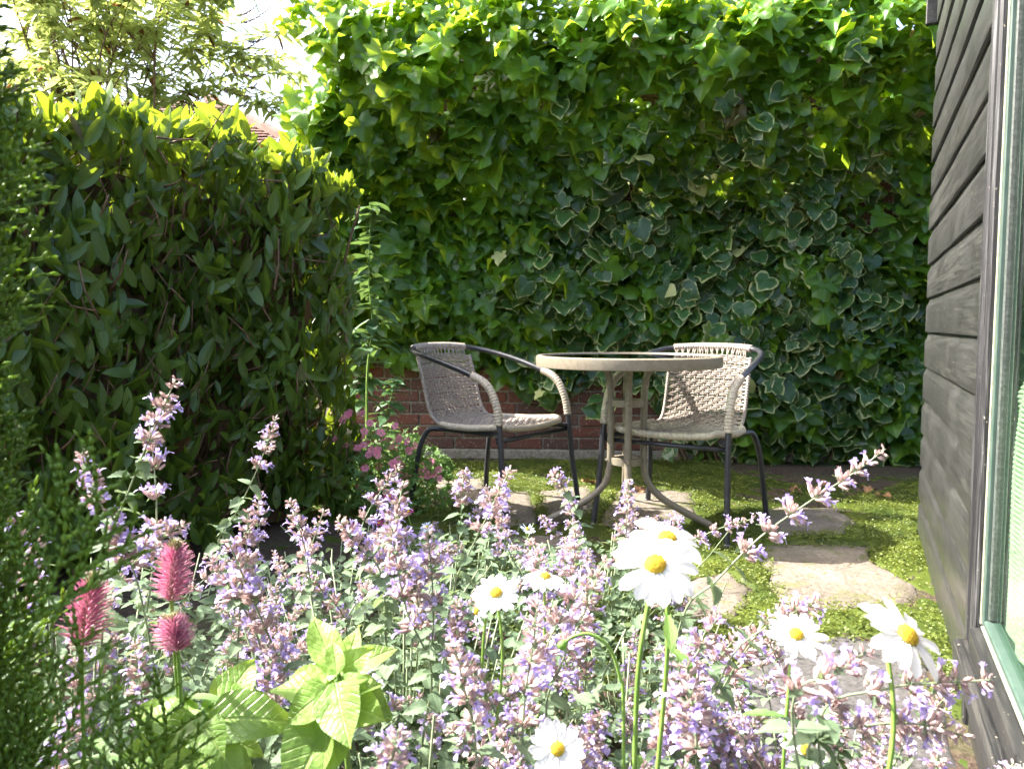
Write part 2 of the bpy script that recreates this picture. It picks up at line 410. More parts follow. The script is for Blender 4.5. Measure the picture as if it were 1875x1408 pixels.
class MB:
    """collects boxes, tubes ... into one mesh"""
    def __init__(self): self.v = []; self.f = []; self.m = []; self.lf = []
    def add(self, vs, fs, mi=0, leaf=None):
        o = len(self.v)
        self.v += [tuple(p) for p in vs]
        self.f += [tuple(i + o for i in f) for f in fs]
        self.m += [mi] * len(fs)
        self.lf += [(0.5, 0.5, 0.0, random.random())] * len(vs) if leaf is None else [tuple(x) for x in leaf]
    def box(self, x0, x1, y0, y1, z0, z1, mi=0, bev=0.0):
        if bev <= 0:
            vs = [(x, y, z) for z in (z0, z1) for y in (y0, y1) for x in (x0, x1)]
            fs = [(0, 2, 3, 1), (4, 5, 7, 6), (0, 1, 5, 4), (2, 6, 7, 3), (0, 4, 6, 2), (1, 3, 7, 5)]
            self.add(vs, fs, mi); return
        b = bev                                    # chamfered on all edges
        vs = []; 
        for zi, z in ((0, z0), (1, z1)):
            for yi, y in ((0, y0), (1, y1)):
                for xi, x in ((0, x0), (1, x1)):
                    sx, sy, sz = (b if xi == 0 else -b), (b if yi == 0 else -b), (b if zi == 0 else -b)
                    vs += [(x, y + sy, z + sz), (x + sx, y, z + sz), (x + sx, y + sy, z)]
        def I(xi, yi, zi, a): return ((zi * 2 + yi) * 2 + xi) * 3 + a
        fs = []
        for a in (0, 1):
            fs.append([I(a, 0, 0, 0), I(a, 1, 0, 0), I(a, 1, 1, 0), I(a, 0, 1, 0)][::1 if a else -1])
            fs.append([I(0, a, 0, 1), I(1, a, 0, 1), I(1, a, 1, 1), I(0, a, 1, 1)][::-1 if a else 1])
            fs.append([I(0, 0, a, 2), I(1, 0, a, 2), I(1, 1, a, 2), I(0, 1, a, 2)][::1 if a else -1])
        for a in (0, 1):
            for c in (0, 1):
                fs.append([I(a, c, 0, 0), I(a, c, 1, 0), I(a, c, 1, 1), I(a, c, 0, 1)])
                fs.append([I(a, 0, c, 0), I(a, 1, c, 0), I(a, 1, c, 2), I(a, 0, c, 2)])
                fs.append([I(0, a, c, 1), I(1, a, c, 1), I(1, a, c, 2), I(0, a, c, 2)])
                for d in (0, 1): fs.append([I(a, c, d, 0), I(a, c, d, 1), I(a, c, d, 2)])
        self.add(vs, fs, mi)
    def tube(self, pts, r, sides=8, mi=0, cap=True, rfun=None):
        pts = [Vector(p) for p in pts]
        n = len(pts)
        vs, fs = [], []
        prev = None
        for i, p in enumerate(pts):
            t = (pts[min(i + 1, n - 1)] - pts[max(i - 1, 0)])
            t = t.normalized() if t.length > 1e-9 else Vector((0, 0, 1))
            if prev is None:
                a = Vector((1, 0, 0)) if abs(t.x) < 0.8 else Vector((0, 1, 0))
                x = (a - t * a.dot(t)).normalized()
            else:
                x = prev - t * prev.dot(t)
                x = x.normalized() if x.length > 1e-6 else prev
            prev = x
            y = t.cross(x)
            rr = rfun(i / max(1, n - 1)) if rfun else r
            for k in range(sides):
                a = 2 * PI * k / sides
                vs.append(p + (x * math.cos(a) + y * math.sin(a)) * rr)
        for i in range(n - 1):
            for k in range(sides):
                k2 = (k + 1) % sides
                fs.append((i * sides + k, i * sides + k2, (i + 1) * sides + k2, (i + 1) * sides + k))
        if cap:
            fs.append(tuple(range(sides))[::-1]); fs.append(tuple((n - 1) * sides + k for k in range(sides)))
        self.add(vs, fs, mi)
    def lathe(self, prof, sides=32, mi=0, cx=0, cy=0):
        vs, fs = [], []
        n = len(prof)
        for r, z in prof:
            for k in range(sides):
                a = 2 * PI * k / sides
                vs.append((cx + r * math.cos(a), cy + r * math.sin(a), z))
        for i in range(n - 1):
            for k in range(sides):
                k2 = (k + 1) % sides
                fs.append((i * sides + k, i * sides + k2, (i + 1) * sides + k2, (i + 1) * sides + k))
        self.add(vs, fs, mi)
    def build(self, name, mats, parent=None, smooth=True, leaf=False, loc=None):
        return obj(name, self.mesh(name, mats, smooth, leaf), parent, loc)
    def mesh(self, name, mats, smooth=True, leaf=False):
        mats = mats if isinstance(mats, (list, tuple)) else [mats]
        return mesh(name, self.v, self.f, mats, self.m if len(mats) > 1 else None, self.lf if leaf else None, smooth)

def catmull(pts, n=8):
    pts = [Vector(p) for p in pts]
    out = []
    for i in range(len(pts) - 1):
        p0, p1, p2, p3 = pts[max(i - 1, 0)], pts[i], pts[i + 1], pts[min(i + 2, len(pts) - 1)]
        for k in range(n):
            t = k / n
            out.append(0.5 * ((2 * p1) + (p2 - p0) * t + (2 * p0 - 5 * p1 + 4 * p2 - p3) * t * t + (3 * p1 - p0 - 3 * p2 + p3) * t ** 3))
    out.append(pts[-1])
    return out
def resample(pts, step):
    pts = [Vector(p) for p in pts]
    d = [0.0]
    for a, b in zip(pts, pts[1:]): d.append(d[-1] + (b - a).length)
    n = max(2, int(d[-1] / step) + 1)
    out, j = [], 0
    for i in range(n):
        s = d[-1] * i / (n - 1)
        while j < len(d) - 2 and d[j + 1] < s: j += 1
        t = (s - d[j]) / max(1e-9, d[j + 1] - d[j])
        out.append(pts[j].lerp(pts[j + 1], t))
    return out
def smooth_obj(o, angle=40):
    me = o.data
    me.polygons.foreach_set('use_smooth', np.ones(len(me.polygons), dtype=bool))
    try:
        me.set_sharp_from_angle(angle=math.radians(angle))
    except Exception:
        pass
    return o

# ------------------------------------------------------------------ leaf shapes: x across, y along (base at 0, tip at 1), z up
def blade(profile, rows, wid, fold=0.15, curl=-0.15, wave=0.0, cols=5, serr=0.0, seed=0, twist=0.0):
    """one leaf blade; profile(t) is the half-width 0..1 at t along the leaf"""
    r = random.Random(seed)
    ph = r.uniform(0, 6.28)
    vs, fs, lf = [], [], []
    cx = [-1 + 2 * i / (cols - 1) for i in range(cols)]
    for i in range(rows + 1):
        t = i / rows
        w = profile(t) * wid
        if serr and 0 < i < rows: w *= 1 + (serr if i % 2 else -serr)
        for c in cx:
            x = c * w
            z = fold * abs(c) * w * 2 + curl * t * t + wave * abs(c) * math.sin(t * 9 + ph + (2 if c > 0 else 0))
            x2 = x * math.cos(twist * t) - z * math.sin(twist * t) * 0
            y = t - 0.12 * abs(curl) * t * t
            if serr: y -= 0.03 * abs(c)
            vs.append((x2, y, z + twist * x * t))
            e = max(abs(c), 1 - (1 - t) * 6 if t > 0.84 else 0)
            lf.append((0.5 + 0.5 * c * min(1, profile(t) * 1.2), t, min(1, e), 0.0))
    for i in range(rows):
        for k in range(cols - 1):
            a = i * cols + k
            fs.append((a, a + 1, a + 1 + cols, a + cols))
    return np.array(vs), np.array(fs), np.array(lf)
def ivy_leaf(seed, wavy=0.07, lobes=1.0):
    r = random.Random(seed)
    half = [(0.10, -0.10), (0.27, -0.16), (0.50, -0.10), (0.44, 0.10), (0.66, 0.34), (0.50, 0.42), (0.34, 0.50), (0.30, 0.70), (0.13, 0.86)]
    if lobes < 0.5:
        half = [(0.10, -0.10), (0.28, -0.15), (0.46, -0.04), (0.53, 0.12), (0.56, 0.28), (0.50, 0.46), (0.40, 0.60), (0.27, 0.74), (0.13, 0.88)]
    pts = [(0, 0.0)] + half + [(0, 1.0)] + [(-x, y) for x, y in half[::-1]]
    pts = [(x * r.uniform(0.93, 1.08) , y + r.uniform(-0.025, 0.025)) for x, y in pts]
    n = len(pts)
    c = (0, 0.30)
    vs, lf = [], []
    ph = [r.uniform(0, 6.28) for _ in range(3)]
    cup = r.uniform(-0.10, 0.22); foldz = r.uniform(0.02, 0.2)
    for s in (0.0, 0.45, 0.80, 1.0):
        for i, (x, y) in enumerate(pts if s > 0 else [c]):
            X, Y = c[0] + (x - c[0]) * s, c[1] + (y - c[1]) * s
            a = 2 * PI * i / n
            z = foldz * abs(X) - cup * (X * X + (Y - 0.3) ** 2) + wavy * s * s * (math.sin(3 * a + ph[0]) + 0.8 * math.sin(5 * a + ph[1]))
            if Y > 0.6: z -= 0.25 * (Y - 0.6) * s
            vs.append((X, Y, z)); lf.append((0.5 + X * 0.7, Y * 0.8 + 0.12, s, 0.0))
    fs = [(0, 1 + i, 1 + (i + 1) % n) for i in range(n)]
    for k in range(2):
        for i in range(n):
            a, b = 1 + k * n + i, 1 + k * n + (i + 1) % n
            fs += [(a, a + n, b + n), (a, b + n, b)]
    return np.array(vs), np.array(fs), np.array(lf)
def basis(nrm, tip):
    """rows of (N,3,3): columns are x (across), y (tip), z (normal)"""
    nrm = nrm / np.linalg.norm(nrm, axis=1, keepdims=True)
    tip = tip - nrm * np.sum(nrm * tip, axis=1, keepdims=True)
    tip = tip / (np.linalg.norm(tip, axis=1, keepdims=True) + 1e-9)
    x = np.cross(tip, nrm)
    return np.stack([x, tip, nrm], axis=2)
def scatter_data(temps, which, R, S, P, rnd=None):
    """N copies of leaf templates (same topology): verts, faces, leaf attribute"""
    N = len(P)
    TV = np.stack([t[0] for t in temps]); TF = temps[0][1]; TL = np.stack([t[2] for t in temps])
    if S.ndim == 1: S = S[:, None].repeat(3, 1)
    V = np.einsum('nij,nvj->nvi', R, TV[which] * S[:, None, :]) + P[:, None, :]
    L = TL[which].copy()
    L[:, :, 3] = (RNG.random(N) if rnd is None else rnd)[:, None]
    nv = TV.shape[1]
    F = TF[None] + (np.arange(N) * nv)[:, None, None]
    return V.reshape(-1, 3), F.reshape(-1, TF.shape[1]), L.reshape(-1, 4)
def scatter(name, temps, which, R, S, P, mat, parent=None, rnd=None):
    V, F, L = scatter_data(temps, which, R, S, P, rnd)
    o = obj(name, mesh(name, V, F, mat, None, L), parent)
    o.color = (1, 1, 1, 0)                     # each leaf carries its own random number already
    return o
def leaf_objects(name, meshes, which, R, S, P, parent):
    if S.ndim == 1: S = S[:, None].repeat(3, 1)
    for i in range(len(P)):
        m4 = Matrix.Identity(4)
        for a in range(3):
            for c in range(3): m4[a][c] = R[i][a][c] * S[i][c]
            m4[a][3] = P[i][a]
        o = bpy.data.objects.new(name, meshes[which[i]])
        COL.objects.link(o)
        o.parent = parent
        o.matrix_basis = m4
def temp_meshes(name, temps, mat):
    out = []
    for i, (v, f, l) in enumerate(temps):
        l = l.copy(); l[:, 3] = (i * 0.37) % 1
        out.append(mesh(name, v, f, mat, None, l))
    return out
def cam_size(P, R, S):
    """how large each leaf shows from the camera (0 outside the frame)"""
    d = P - np.array([0, 0, CAM_H])
    z = d @ _fw; x = d @ _rt / np.maximum(z, 1e-3) * FPX; y = d @ _up / np.maximum(z, 1e-3) * FPX
    v = -d / np.linalg.norm(d, axis=1, keepdims=True)
    fac = np.abs(np.einsum('ni,ni->n', R[:, :, 2], v))
    s = (S if S.ndim == 1 else S.mean(1)) / np.maximum(z, 0.1) * (0.25 + fac)
    s[(np.abs(x) > 930) | (np.abs(y) > 700) | (z < 0.1)] = 0
    return s
def wavef(x, y, seed=0.0):
    return (np.sin(x * 2.3 + seed) * np.cos(y * 2.9 + seed * 1.7) + 0.6 * np.sin(x * 5.1 + y * 3.3 + seed * 2.1) + 0.4 * np.cos(x * 8.7 - y * 7.9 + seed * 0.7)) / 2.0
def rn(n, s): return RNG.normal(0, s, n)

# ================================================================== THE SETTING
# ------------------------------------------------------------------ ground
g = MB()
g.add([(-60, -40, 0), (60, -40, 0), (60, 80, 0), (-60, 80, 0)], [(0, 1, 2, 3)])
ground = tag(g.build('ground', M['soil'], smooth=False), kind='structure')

STONES_PX = [
    [(1392, 940), (1440, 929), (1530, 934), (1574, 958), (1542, 984), (1430, 986), (1390, 966)],
    [(1385, 1003), (1480, 999), (1590, 1004), (1606, 1040), (1684, 1080), (1676, 1106), (1590, 1117), (1450, 1124), (1410, 1080)],
    [(1232, 1078), (1330, 1050), (1378, 1090), (1350, 1135), (1262, 1150), (1225, 1110)],
    [(1330, 1225), (1420, 1180), (1560, 1168), (1690, 1196), (1722, 1290), (1756, 1408), (1560, 1440), (1400, 1408), (1310, 1310)],
    [(1128, 905), (1200, 897), (1268, 905), (1272, 945), (1180, 985), (1096, 962)],
    [(985, 902), (1076, 890), (1092, 945), (1010, 966)],
    [(770, 878), (880, 878), (905, 925), (790, 928)],
    [(930, 985), (1050, 985), (1085, 1045), (950, 1055)],
    [(1180, 1165), (1280, 1160), (1300, 1215), (1200, 1235)],
    [(1150, 1010), (1230, 1000), (1270, 1045), (1180, 1065)],
    [(915, 905), (970, 902), (985, 960), (920, 965)],
]
def in_poly(x, y, poly):
    ins = np.zeros(len(x), dtype=bool)
    n = len(poly); j = n - 1
    for i in range(n):
        xi, yi = poly[i]; xj, yj = poly[j]
        c = ((yi > y) != (yj > y)) & (x < (xj - xi) * (y - yi) / (yj - yi + 1e-12) + xi)
        ins ^= c; j = i
    return ins
stone_polys = []
path = MB()
path.add([(-1.0, 1.2, 0.004), (2.35, 1.2, 0.004), (2.35, 4.7, 0.004), (-1.0, 4.7, 0.004)], [(0, 1, 2, 3)])
stone_path = tag(path.build('stone_path', M['soil'], smooth=False), kind='structure')
for si, px in enumerate(STONES_PX):
    base = [gnd(x, y) for x, y in px]
    # denser, slightly ragged outline
    out = []
    for i in range(len(base)):
        a, b = base[i], base[(i + 1) % len(base)]
        for k in range(4):
            p = a.lerp(b, k / 4)
            j = 0.012
            out.append(Vector((p.x + random.uniform(-j, j), p.y + random.uniform(-j, j), 0)))
    c = sum(out, Vector()) / len(out)
    stone_polys.append([(p.x, p.y) for p in out])
    h = 0.013 + random.uniform(-0.003, 0.003)
    tx, ty = random.uniform(-0.01, 0.01), random.uniform(-0.01, 0.01)
    n = len(out)
    vs = []
    for s, z in ((1.0, 0.0), (0.975, h * 0.45), (0.92, h - 0.001), (0.6, h), (0.3, h)):
        for p in out:
            q = c + (p - c) * s
            vs.append((q.x, q.y, z + (q.x - c.x) * tx + (q.y - c.y) * ty + (random.uniform(-0.003, 0.003) if s < 1 else 0)))
    vs.append((c.x, c.y, h))
    fs = []
    for k in range(4):
        for i in range(n):
            fs.append((k * n + i, k * n + (i + 1) % n, (k + 1) * n + (i + 1) % n, (k + 1) * n + i))
    fs += [(4 * n + i, 4 * n + (i + 1) % n, 5 * n) for i in range(n)]
    mb = MB(); mb.add(vs, fs)
    o = mb.build('paving_stone', M['dark_slab' if si == 3 else 'stone'], stone_path)
    if si == 3: o['label'] = 'dark grey speckled slab below the shed window'

# ------------------------------------------------------------------ creeping moss between the stones
def moss():
    nx, ny = 150, 150
    X = np.linspace(-0.95, 2.3, nx); Y = np.linspace(1.25, 4.7, ny)
    gx, gy = np.meshgrid(X, Y, indexing='ij')
    def dens(x, y):
        d = 0.72 + 0.8 * wavef(x * 1.6, y * 1.6, 3.1) + 0.55 * wavef(x * 6.5, y * 6.5, 9.0)
        d -= np.clip((y - (3.75 + 0.25 * np.sin(x * 3))) * 1.6, 0, 2) * (x > 1.25)       # bare soil by the foot of the ivy
        d -= np.clip((1.75 - y) * 3, 0, 2)
        d -= np.clip((0.15 - x) * 1.4, 0, 2) * (y < 3.2)
        ins = np.zeros(len(x), dtype=bool); core = np.zeros(len(x), dtype=bool)
        for p in stone_polys:
            c_ = np.mean(np.array(p), axis=0)
            ins |= in_poly(x, y, p)
            core |= in_poly(x, y, [(c_[0] + (a - c_[0]) * 0.84, c_[1] + (b - c_[1]) * 0.84) for a, b in p])
        return d, ins, core
    N = 230000
    x = RNG.uniform(-0.95, 2.3, N); y = 1.25 + 3.45 * RNG.random(N) ** 1.15
    d, ins, core = dens(x, y)
    edge_ok = ins & ~core & (wavef(x * 11, y * 11, 2.2) > -0.15)
    keep = (RNG.random(N) < np.clip(d, 0, 1)) & (~ins | edge_ok | (RNG.random(N) < 0.012))
    x, y, d, ins = x[keep], y[keep], d[keep], ins[keep]
    n = len(x)
    hum = 0.012 + 0.014 * np.clip(d, 0, 1.3) + 0.010 * wavef(x * 9, y * 9, 1.0)
    z = np.where(ins, 0.017, np.maximum(hum, 0.008)) + RNG.uniform(-0.006, 0.008, n)
    nrm = np.stack([rn(n, 0.45), rn(n, 0.45), np.ones(n)], 1)
    tip = RNG.normal(0, 1, (n, 3))
    R = basis(nrm, tip)
    t = (np.array([[0, -0.5, 0], [0.42, -0.15, 0.05], [0.42, 0.25, 0.08], [0, 0.55, 0], [-0.42, 0.25, 0.08], [-0.42, -0.15, 0.05]]),
         np.array([[0, 1, 2, 3], [0, 3, 4, 5]]), np.array([[0.5, 0.5, 0.5, 0]] * 6))
    S = RNG.uniform(0.0045, 0.0095, n)
    rnd = np.clip(0.5 + 0.35 * wavef(x * 4, y * 4, 8.0) + rn(n, 0.18), 0, 1) * 0.98
    V1, F1, L1 = scatter_data([t], np.zeros(n, dtype=int), R, S, np.stack([x, y, z], 1), rnd)
    # the matted layer under the leaves
    fx, fy = gx.ravel(), gy.ravel()
    d2, in2, _ = dens(fx, fy)
    zz = np.where(in2, -0.01, 0.004 + 0.012 * np.clip(d2, -0.8, 1.3) + 0.008 * wavef(fx * 9, fy * 9, 1.0))
    idx = np.arange(nx * ny).reshape(nx, ny)
    q = np.stack([idx[:-1, :-1], idx[1:, :-1], idx[1:, 1:], idx[:-1, 1:]], -1).reshape(-1, 4)
    ok = (zz[q].max(1) > 0.006)
    q = q[ok]
    V2 = np.stack([fx, fy, zz], 1)
    L2 = np.tile(np.array([[0.5, 0.5, 0.5, 0.1]]), (len(V2), 1)); 
    V = np.concatenate([V1, V2]); F = np.concatenate([F1, q + len(V1)]); L = np.concatenate([L1, L2])
    o = obj('moss_carpet', mesh('moss_carpet', V, F, M['moss'], None, L, smooth=False))
    tag(o, 'bright green creeping moss growing between the paving stones', 'moss', kind='stuff')
moss()

# ------------------------------------------------------------------ brick wall behind
WALL_Y, WALL_RZ = 4.82, math.radians(-4.0)
wall = thing('brick_wall', 'old red brick garden wall showing below the ivy behind the chairs', 'wall', (0, WALL_Y, 0), WALL_RZ)
WX0, WX1, WTOP = -1.06, 3.6, 2.52
w = MB(); w.box(WX0, WX1, 0.010, 0.24, 0.0, WTOP)
w.build('mortar_core', M['mortar'], wall, smooth=False)
w = MB(); w.box(WX0 + 0.02, WX1, -0.012, 0.0085, 0.0, 0.062, bev=0.006)
o = w.build('plinth', M['mortar'], wall, smooth=False)
w = MB(); w.box(WX0 - 0.03, WX1, -0.03, 0.27, WTOP + 0.002, WTOP + 0.06, bev=0.008)
w.build('coping', M['brick'], wall, smooth=False)
bm = MB(); bm.box(0, 0.215, 0, 0.02, 0, 0.064, bev=0.005); brick_me = bm.mesh('brick', M['brick'], False)
bm = MB(); bm.box(0, 0.1025, 0, 0.02, 0, 0.064, bev=0.005); half_me = bm.mesh('brick_header', M['brick'], False)
rest = MB()
row, z = 0, 0.068
while z < WTOP - 0.07:
    x = WX0 + 0.02 + (0.056 if row % 2 else 0.0)
    k = 0
    while x < WX1 - 0.22:
        header = (k % 2 == 1) if row % 2 else (k % 5 == 4)
        L = 0.1025 if header else 0.215
        vis = -1.2 < x < 1.45 and z < 0.86 and not (x > 1.25 and z > 0.3)
        yy = random.uniform(-0.004, 0.003)
        if vis:
            o = obj('brick', half_me if header else brick_me, wall)
            o.location = (x, yy, z + random.uniform(-0.002, 0.002)); o.rotation_euler = (0, random.uniform(-0.008, 0.008), random.uniform(-0.008, 0.008))
        else:
            rest.box(x, x + L, yy, yy + 0.02, z, z + 0.064)
        x += L + 0.0105; k += 1
    row += 1; z += 0.0745
tag(rest.build('brickwork', M['brick'], wall, smooth=False), kind='stuff')

# ------------------------------------------------------------------ ivy over the wall (its coordinates: x along the wall, y off its face, z up)
wc, ws = math.cos(WALL_RZ), math.sin(WALL_RZ)
def wall_to_world(P):
    return np.stack([P[:, 0] * wc - P[:, 1] * ws, WALL_Y + P[:, 0] * ws + P[:, 1] * wc, P[:, 2]], 1)
def wall_dir(D):
    return np.stack([D[:, 0] * wc - D[:, 1] * ws, D[:, 0] * ws + D[:, 1] * wc, D[:, 2]], 1)
def ivy_low(x):
    return np.interp(x, [-1.5, -0.9, -0.5, -0.1, 0.05, 0.25, 0.45, 0.62, 0.80, 0.98, 1.08, 1.3, 3.0],
                     [0.66, 0.66, 0.66, 0.64, 0.48, 0.42, 0.50, 0.58, 0.48, 0.36, 0.10, 0.02, 0.02])
def ivy_top(x):
    return np.interp(x, [-1.5, -1.36, -1.2, -1.05, -0.9, -0.6, 0.5, 3.0], [1.70, 1.80, 2.08, 2.42, 2.66, 2.72, 2.74, 2.73])
def ivy_bulge(x, z):
    b = 0.17 + 0.11 * wavef(x * 1.5, z * 1.5, 0.4) + 0.085 * wavef(x * 4.2, z * 4.2, 2.0)
    b += np.clip(z - 1.5, 0, 0.85) * (0.56 + 0.34 * wavef(x * 3.6, z * 3.4, 6.0))                          # it leans out towards the top
    b -= np.clip(z - 2.35, 0, 0.6) ** 1.5 * 1.1
    b -= np.clip(x - 2.0, 0, 1.0) * 0.18 * (z < 2.0)
    b -= 0.12 * np.exp(-(((x - 2.2) / 0.4) ** 2 + ((z - 1.62) / 0.4) ** 2))
    lo = ivy_low(x)
    b *= np.clip((z - lo) / 0.35, 0.25, 1.0)
    return b
ivy_t = [ivy_leaf(s, 0.07 + 0.045 * (s % 3)) for s in range(12)]
var_t = [ivy_leaf(100 + s, 0.035, lobes=(s % 3) * 0.4) for s in range(10)]
N = 12500
x = RNG.uniform(-1.42, 2.85, N)
z = RNG.uniform(0.0, 3.2, N)
lo, tp = ivy_low(x) + 0.09 * wavef(x * 9, z * 0 + 1, 5.0), ivy_top(x) + 0.06 * wavef(x * 7, z * 0, 1.0)
hole = np.exp(-(((x - 2.2) / 0.35) ** 2 + ((z - 1.62) / 0.38) ** 2))
keep = (z > lo) & (z < tp) & (RNG.random(N) > 0.8 * hole) & (RNG.random(N) > 0.30 * np.clip((z - 1.8) / 0.4, 0, 1))
x, z = x[keep], z[keep]
n = len(x)
bul = ivy_bulge(x, z)
dep = RNG.random(n) ** 2.2 * np.minimum(bul + 0.05, 0.26)
hollow = z > 1.8                                                 # the overhanging top is a thin, sunlit shell of leaves
dep = np.where(hollow, RNG.random(n) ** 2.0 * 0.13, dep)
cap = hollow & (z > tp[keep] - 0.10) & (RNG.random(n) < 0.4)
dep = np.where(cap, RNG.random(n) * (bul + 0.10), dep)
y = -(bul - dep) + rn(n, 0.025)
# wrap round the end of the wall
endw = np.clip((-1.15 - x) / 0.25, 0, 1)
y = y + endw * RNG.random(n) * 0.35
P = wall_to_world(np.stack([x, y, z], 1))
up = np.clip((z - 2.0) / 0.7, 0, 1)
nrm = np.stack([rn(n, 0.52) - endw * 0.7 - up * 0.55, -np.ones(n) + up * 0.3 + rn(n, 0.32), 0.60 + up * 0.55 + rn(n, 0.52)], 1)
tip = np.stack([rn(n, 0.55), -0.35 + rn(n, 0.25), -np.ones(n) + up * 0.5 + rn(n, 0.45)], 1)
R = basis(wall_dir(nrm), wall_dir(tip))
S = RNG.uniform(0.085, 0.170, n)
# which of the two ivies
pv = np.clip((x + 0.15) / 0.6, 0, 1) * np.clip((2.15 - z + 0.25 * wavef(x * 3, z * 3, 7)) / 0.35, 0, 1) * np.clip((2.6 - x) / 0.5, 0.25, 1)
pv = pv * np.clip(0.80 + 0.8 * wavef(x * 2.6, z * 2.6, 4.4), 0.2, 1)
pv = np.maximum(pv, 0.8 * ((x > 0.02) & (x < 1.1) & (z < 0.75)))
isv = RNG.random(n) < pv
front = dep < 0.06
sunlit_leaf_tone = np.where(z + 0.25 * wavef(x * 2, z * 2, 3.0) > 2.0, 0.55 + 0.42 * RNG.random(n), 0.85 * RNG.random(n) ** 1.3)      # sunlit band painted into the leaf colour: paler tones towards the top
sunlit_leaf_tone = np.where(RNG.random(n) < 0.006, 0.998, sunlit_leaf_tone)
def ivy_plant(name, label, temps, mat, sel, sizef):
    t = thing(name, label, 'ivy', (0, 0, 0))
    t.location = (0, 0, 0)
    idx = np.where(sel)[0]
    Ss = S[idx] * sizef
    sz = cam_size(P[idx], R[idx], Ss) * (0.3 + 0.7 * front[idx])
    order = np.argsort(-sz)
    which = RNG.integers(0, len(temps), len(idx))
    a, b_ = order[:300], order[300:]
    leaf_objects('leaf', temp_meshes('leaf', temps, mat), which[a], R[idx][a], Ss[a], P[idx][a], t)
    tag(scatter('foliage', temps, which[b_], R[idx][b_], Ss[b_], P[idx][b_], mat, t, sunlit_leaf_tone[idx][b_] if sizef == 1.0 else None), kind='stuff')
    return t
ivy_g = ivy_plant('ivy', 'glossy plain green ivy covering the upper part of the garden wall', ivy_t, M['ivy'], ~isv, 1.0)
ivy_v = ivy_plant('variegated_ivy', 'cream edged variegated ivy on the lower wall behind the table', var_t, M['ivy_var'], isv, 0.78)
# old climbing stems, and a loose shoot rising at the wall's open end
st = MB()
for i in range(26):
    sx = random.uniform(-1.0, 2.4); pts = []
    zz0 = 0.0 if sx > 1.0 else random.uniform(0.35, 0.6)
    for k in range(9):
        zz = zz0 + k * random.uniform(0.22, 0.3)
        sx += random.uniform(-0.12, 0.12)
        if zz > 2.6: break
        pts.append((sx * wc, WALL_Y + sx * ws - random.uniform(0.015, 0.05), zz))
    if len(pts) > 2: st.tube(catmull(pts, 4), 0.006, 5, rfun=lambda t: 0.010 - 0.007 * t)
st.build('stem', M['twig'], ivy_g)
def sprig(pts, nleaf, size, temps, mat, parent, spread=0.04, stem_r=0.0025):
    pts = catmull(pts, 8)
    s = MB(); s.tube(pts, stem_r, 5, rfun=lambda t: stem_r * (1.3 - 0.9 * t)); s.build('shoot', M['green_stem'], parent)
    PP, NN, TT = [], [], []
    for i in range(nleaf):
        q = pts[int((i + 0.5) / nleaf * (len(pts) - 1))]
        off = Vector((random.gauss(0, 1), random.gauss(0, 1), random.gauss(0, 0.5))).normalized() * spread
        PP.append(q + off * 0.5); NN.append((random.gauss(0, 0.6), -0.5 + random.gauss(0, 0.5), 0.8)); TT.append(off + Vector((0, 0, -0.02)))
    k = len(PP)
    leaf_objects('leaf', temp_meshes('leaf', temps[:4], mat), RNG.integers(0, 4, k), basis(np.array(NN, dtype=float), np.array(TT, dtype=float)),
                 RNG.uniform(size * 0.7, size * 1.2, k), np.array(PP, dtype=float), parent)
shoot = thing('ivy_shoot', 'loose sunlit ivy shoot rising against the sky beside the hedge', 'ivy', at(600, 250, 4.7))
shoot.location = (0, 0, 0)
for pts, nl in (([at(640, 150, 4.65), at(605, 100, 4.6), at(580, 50, 4.6), at(560, 5, 4.6), at(545, -30, 4.6)], 26),
                ([at(612, 120, 4.62), at(600, 60, 4.55), at(612, 20, 4.55), at(625, -20, 4.55)], 16),
                ([at(590, 70, 4.6), at(555, 55, 4.6), at(530, 40, 4.55), at(520, 15, 4.5)], 14),
                ([at(640, 240, 4.6), at(590, 225, 4.5), at(550, 200, 4.5)], 12)):
    sprig(pts, nl, 0.10, ivy_t, M['ivy'], shoot, 0.07)
for k, (pa, tlab) in enumerate((([at(1010, 690, 4.6), at(1000, 715, 4.55), at(985, 735, 4.5)], ''), ([at(1100, 690, 4.6), at(1110, 740, 4.55), at(1090, 765, 4.5)], ''),
                                ([at(1215, 700, 4.6), at(1225, 790, 4.5), at(1210, 840, 4.45)], ''))):
    sprig(pa, 7, 0.095, var_t, M['ivy_var'], ivy_v, 0.06)

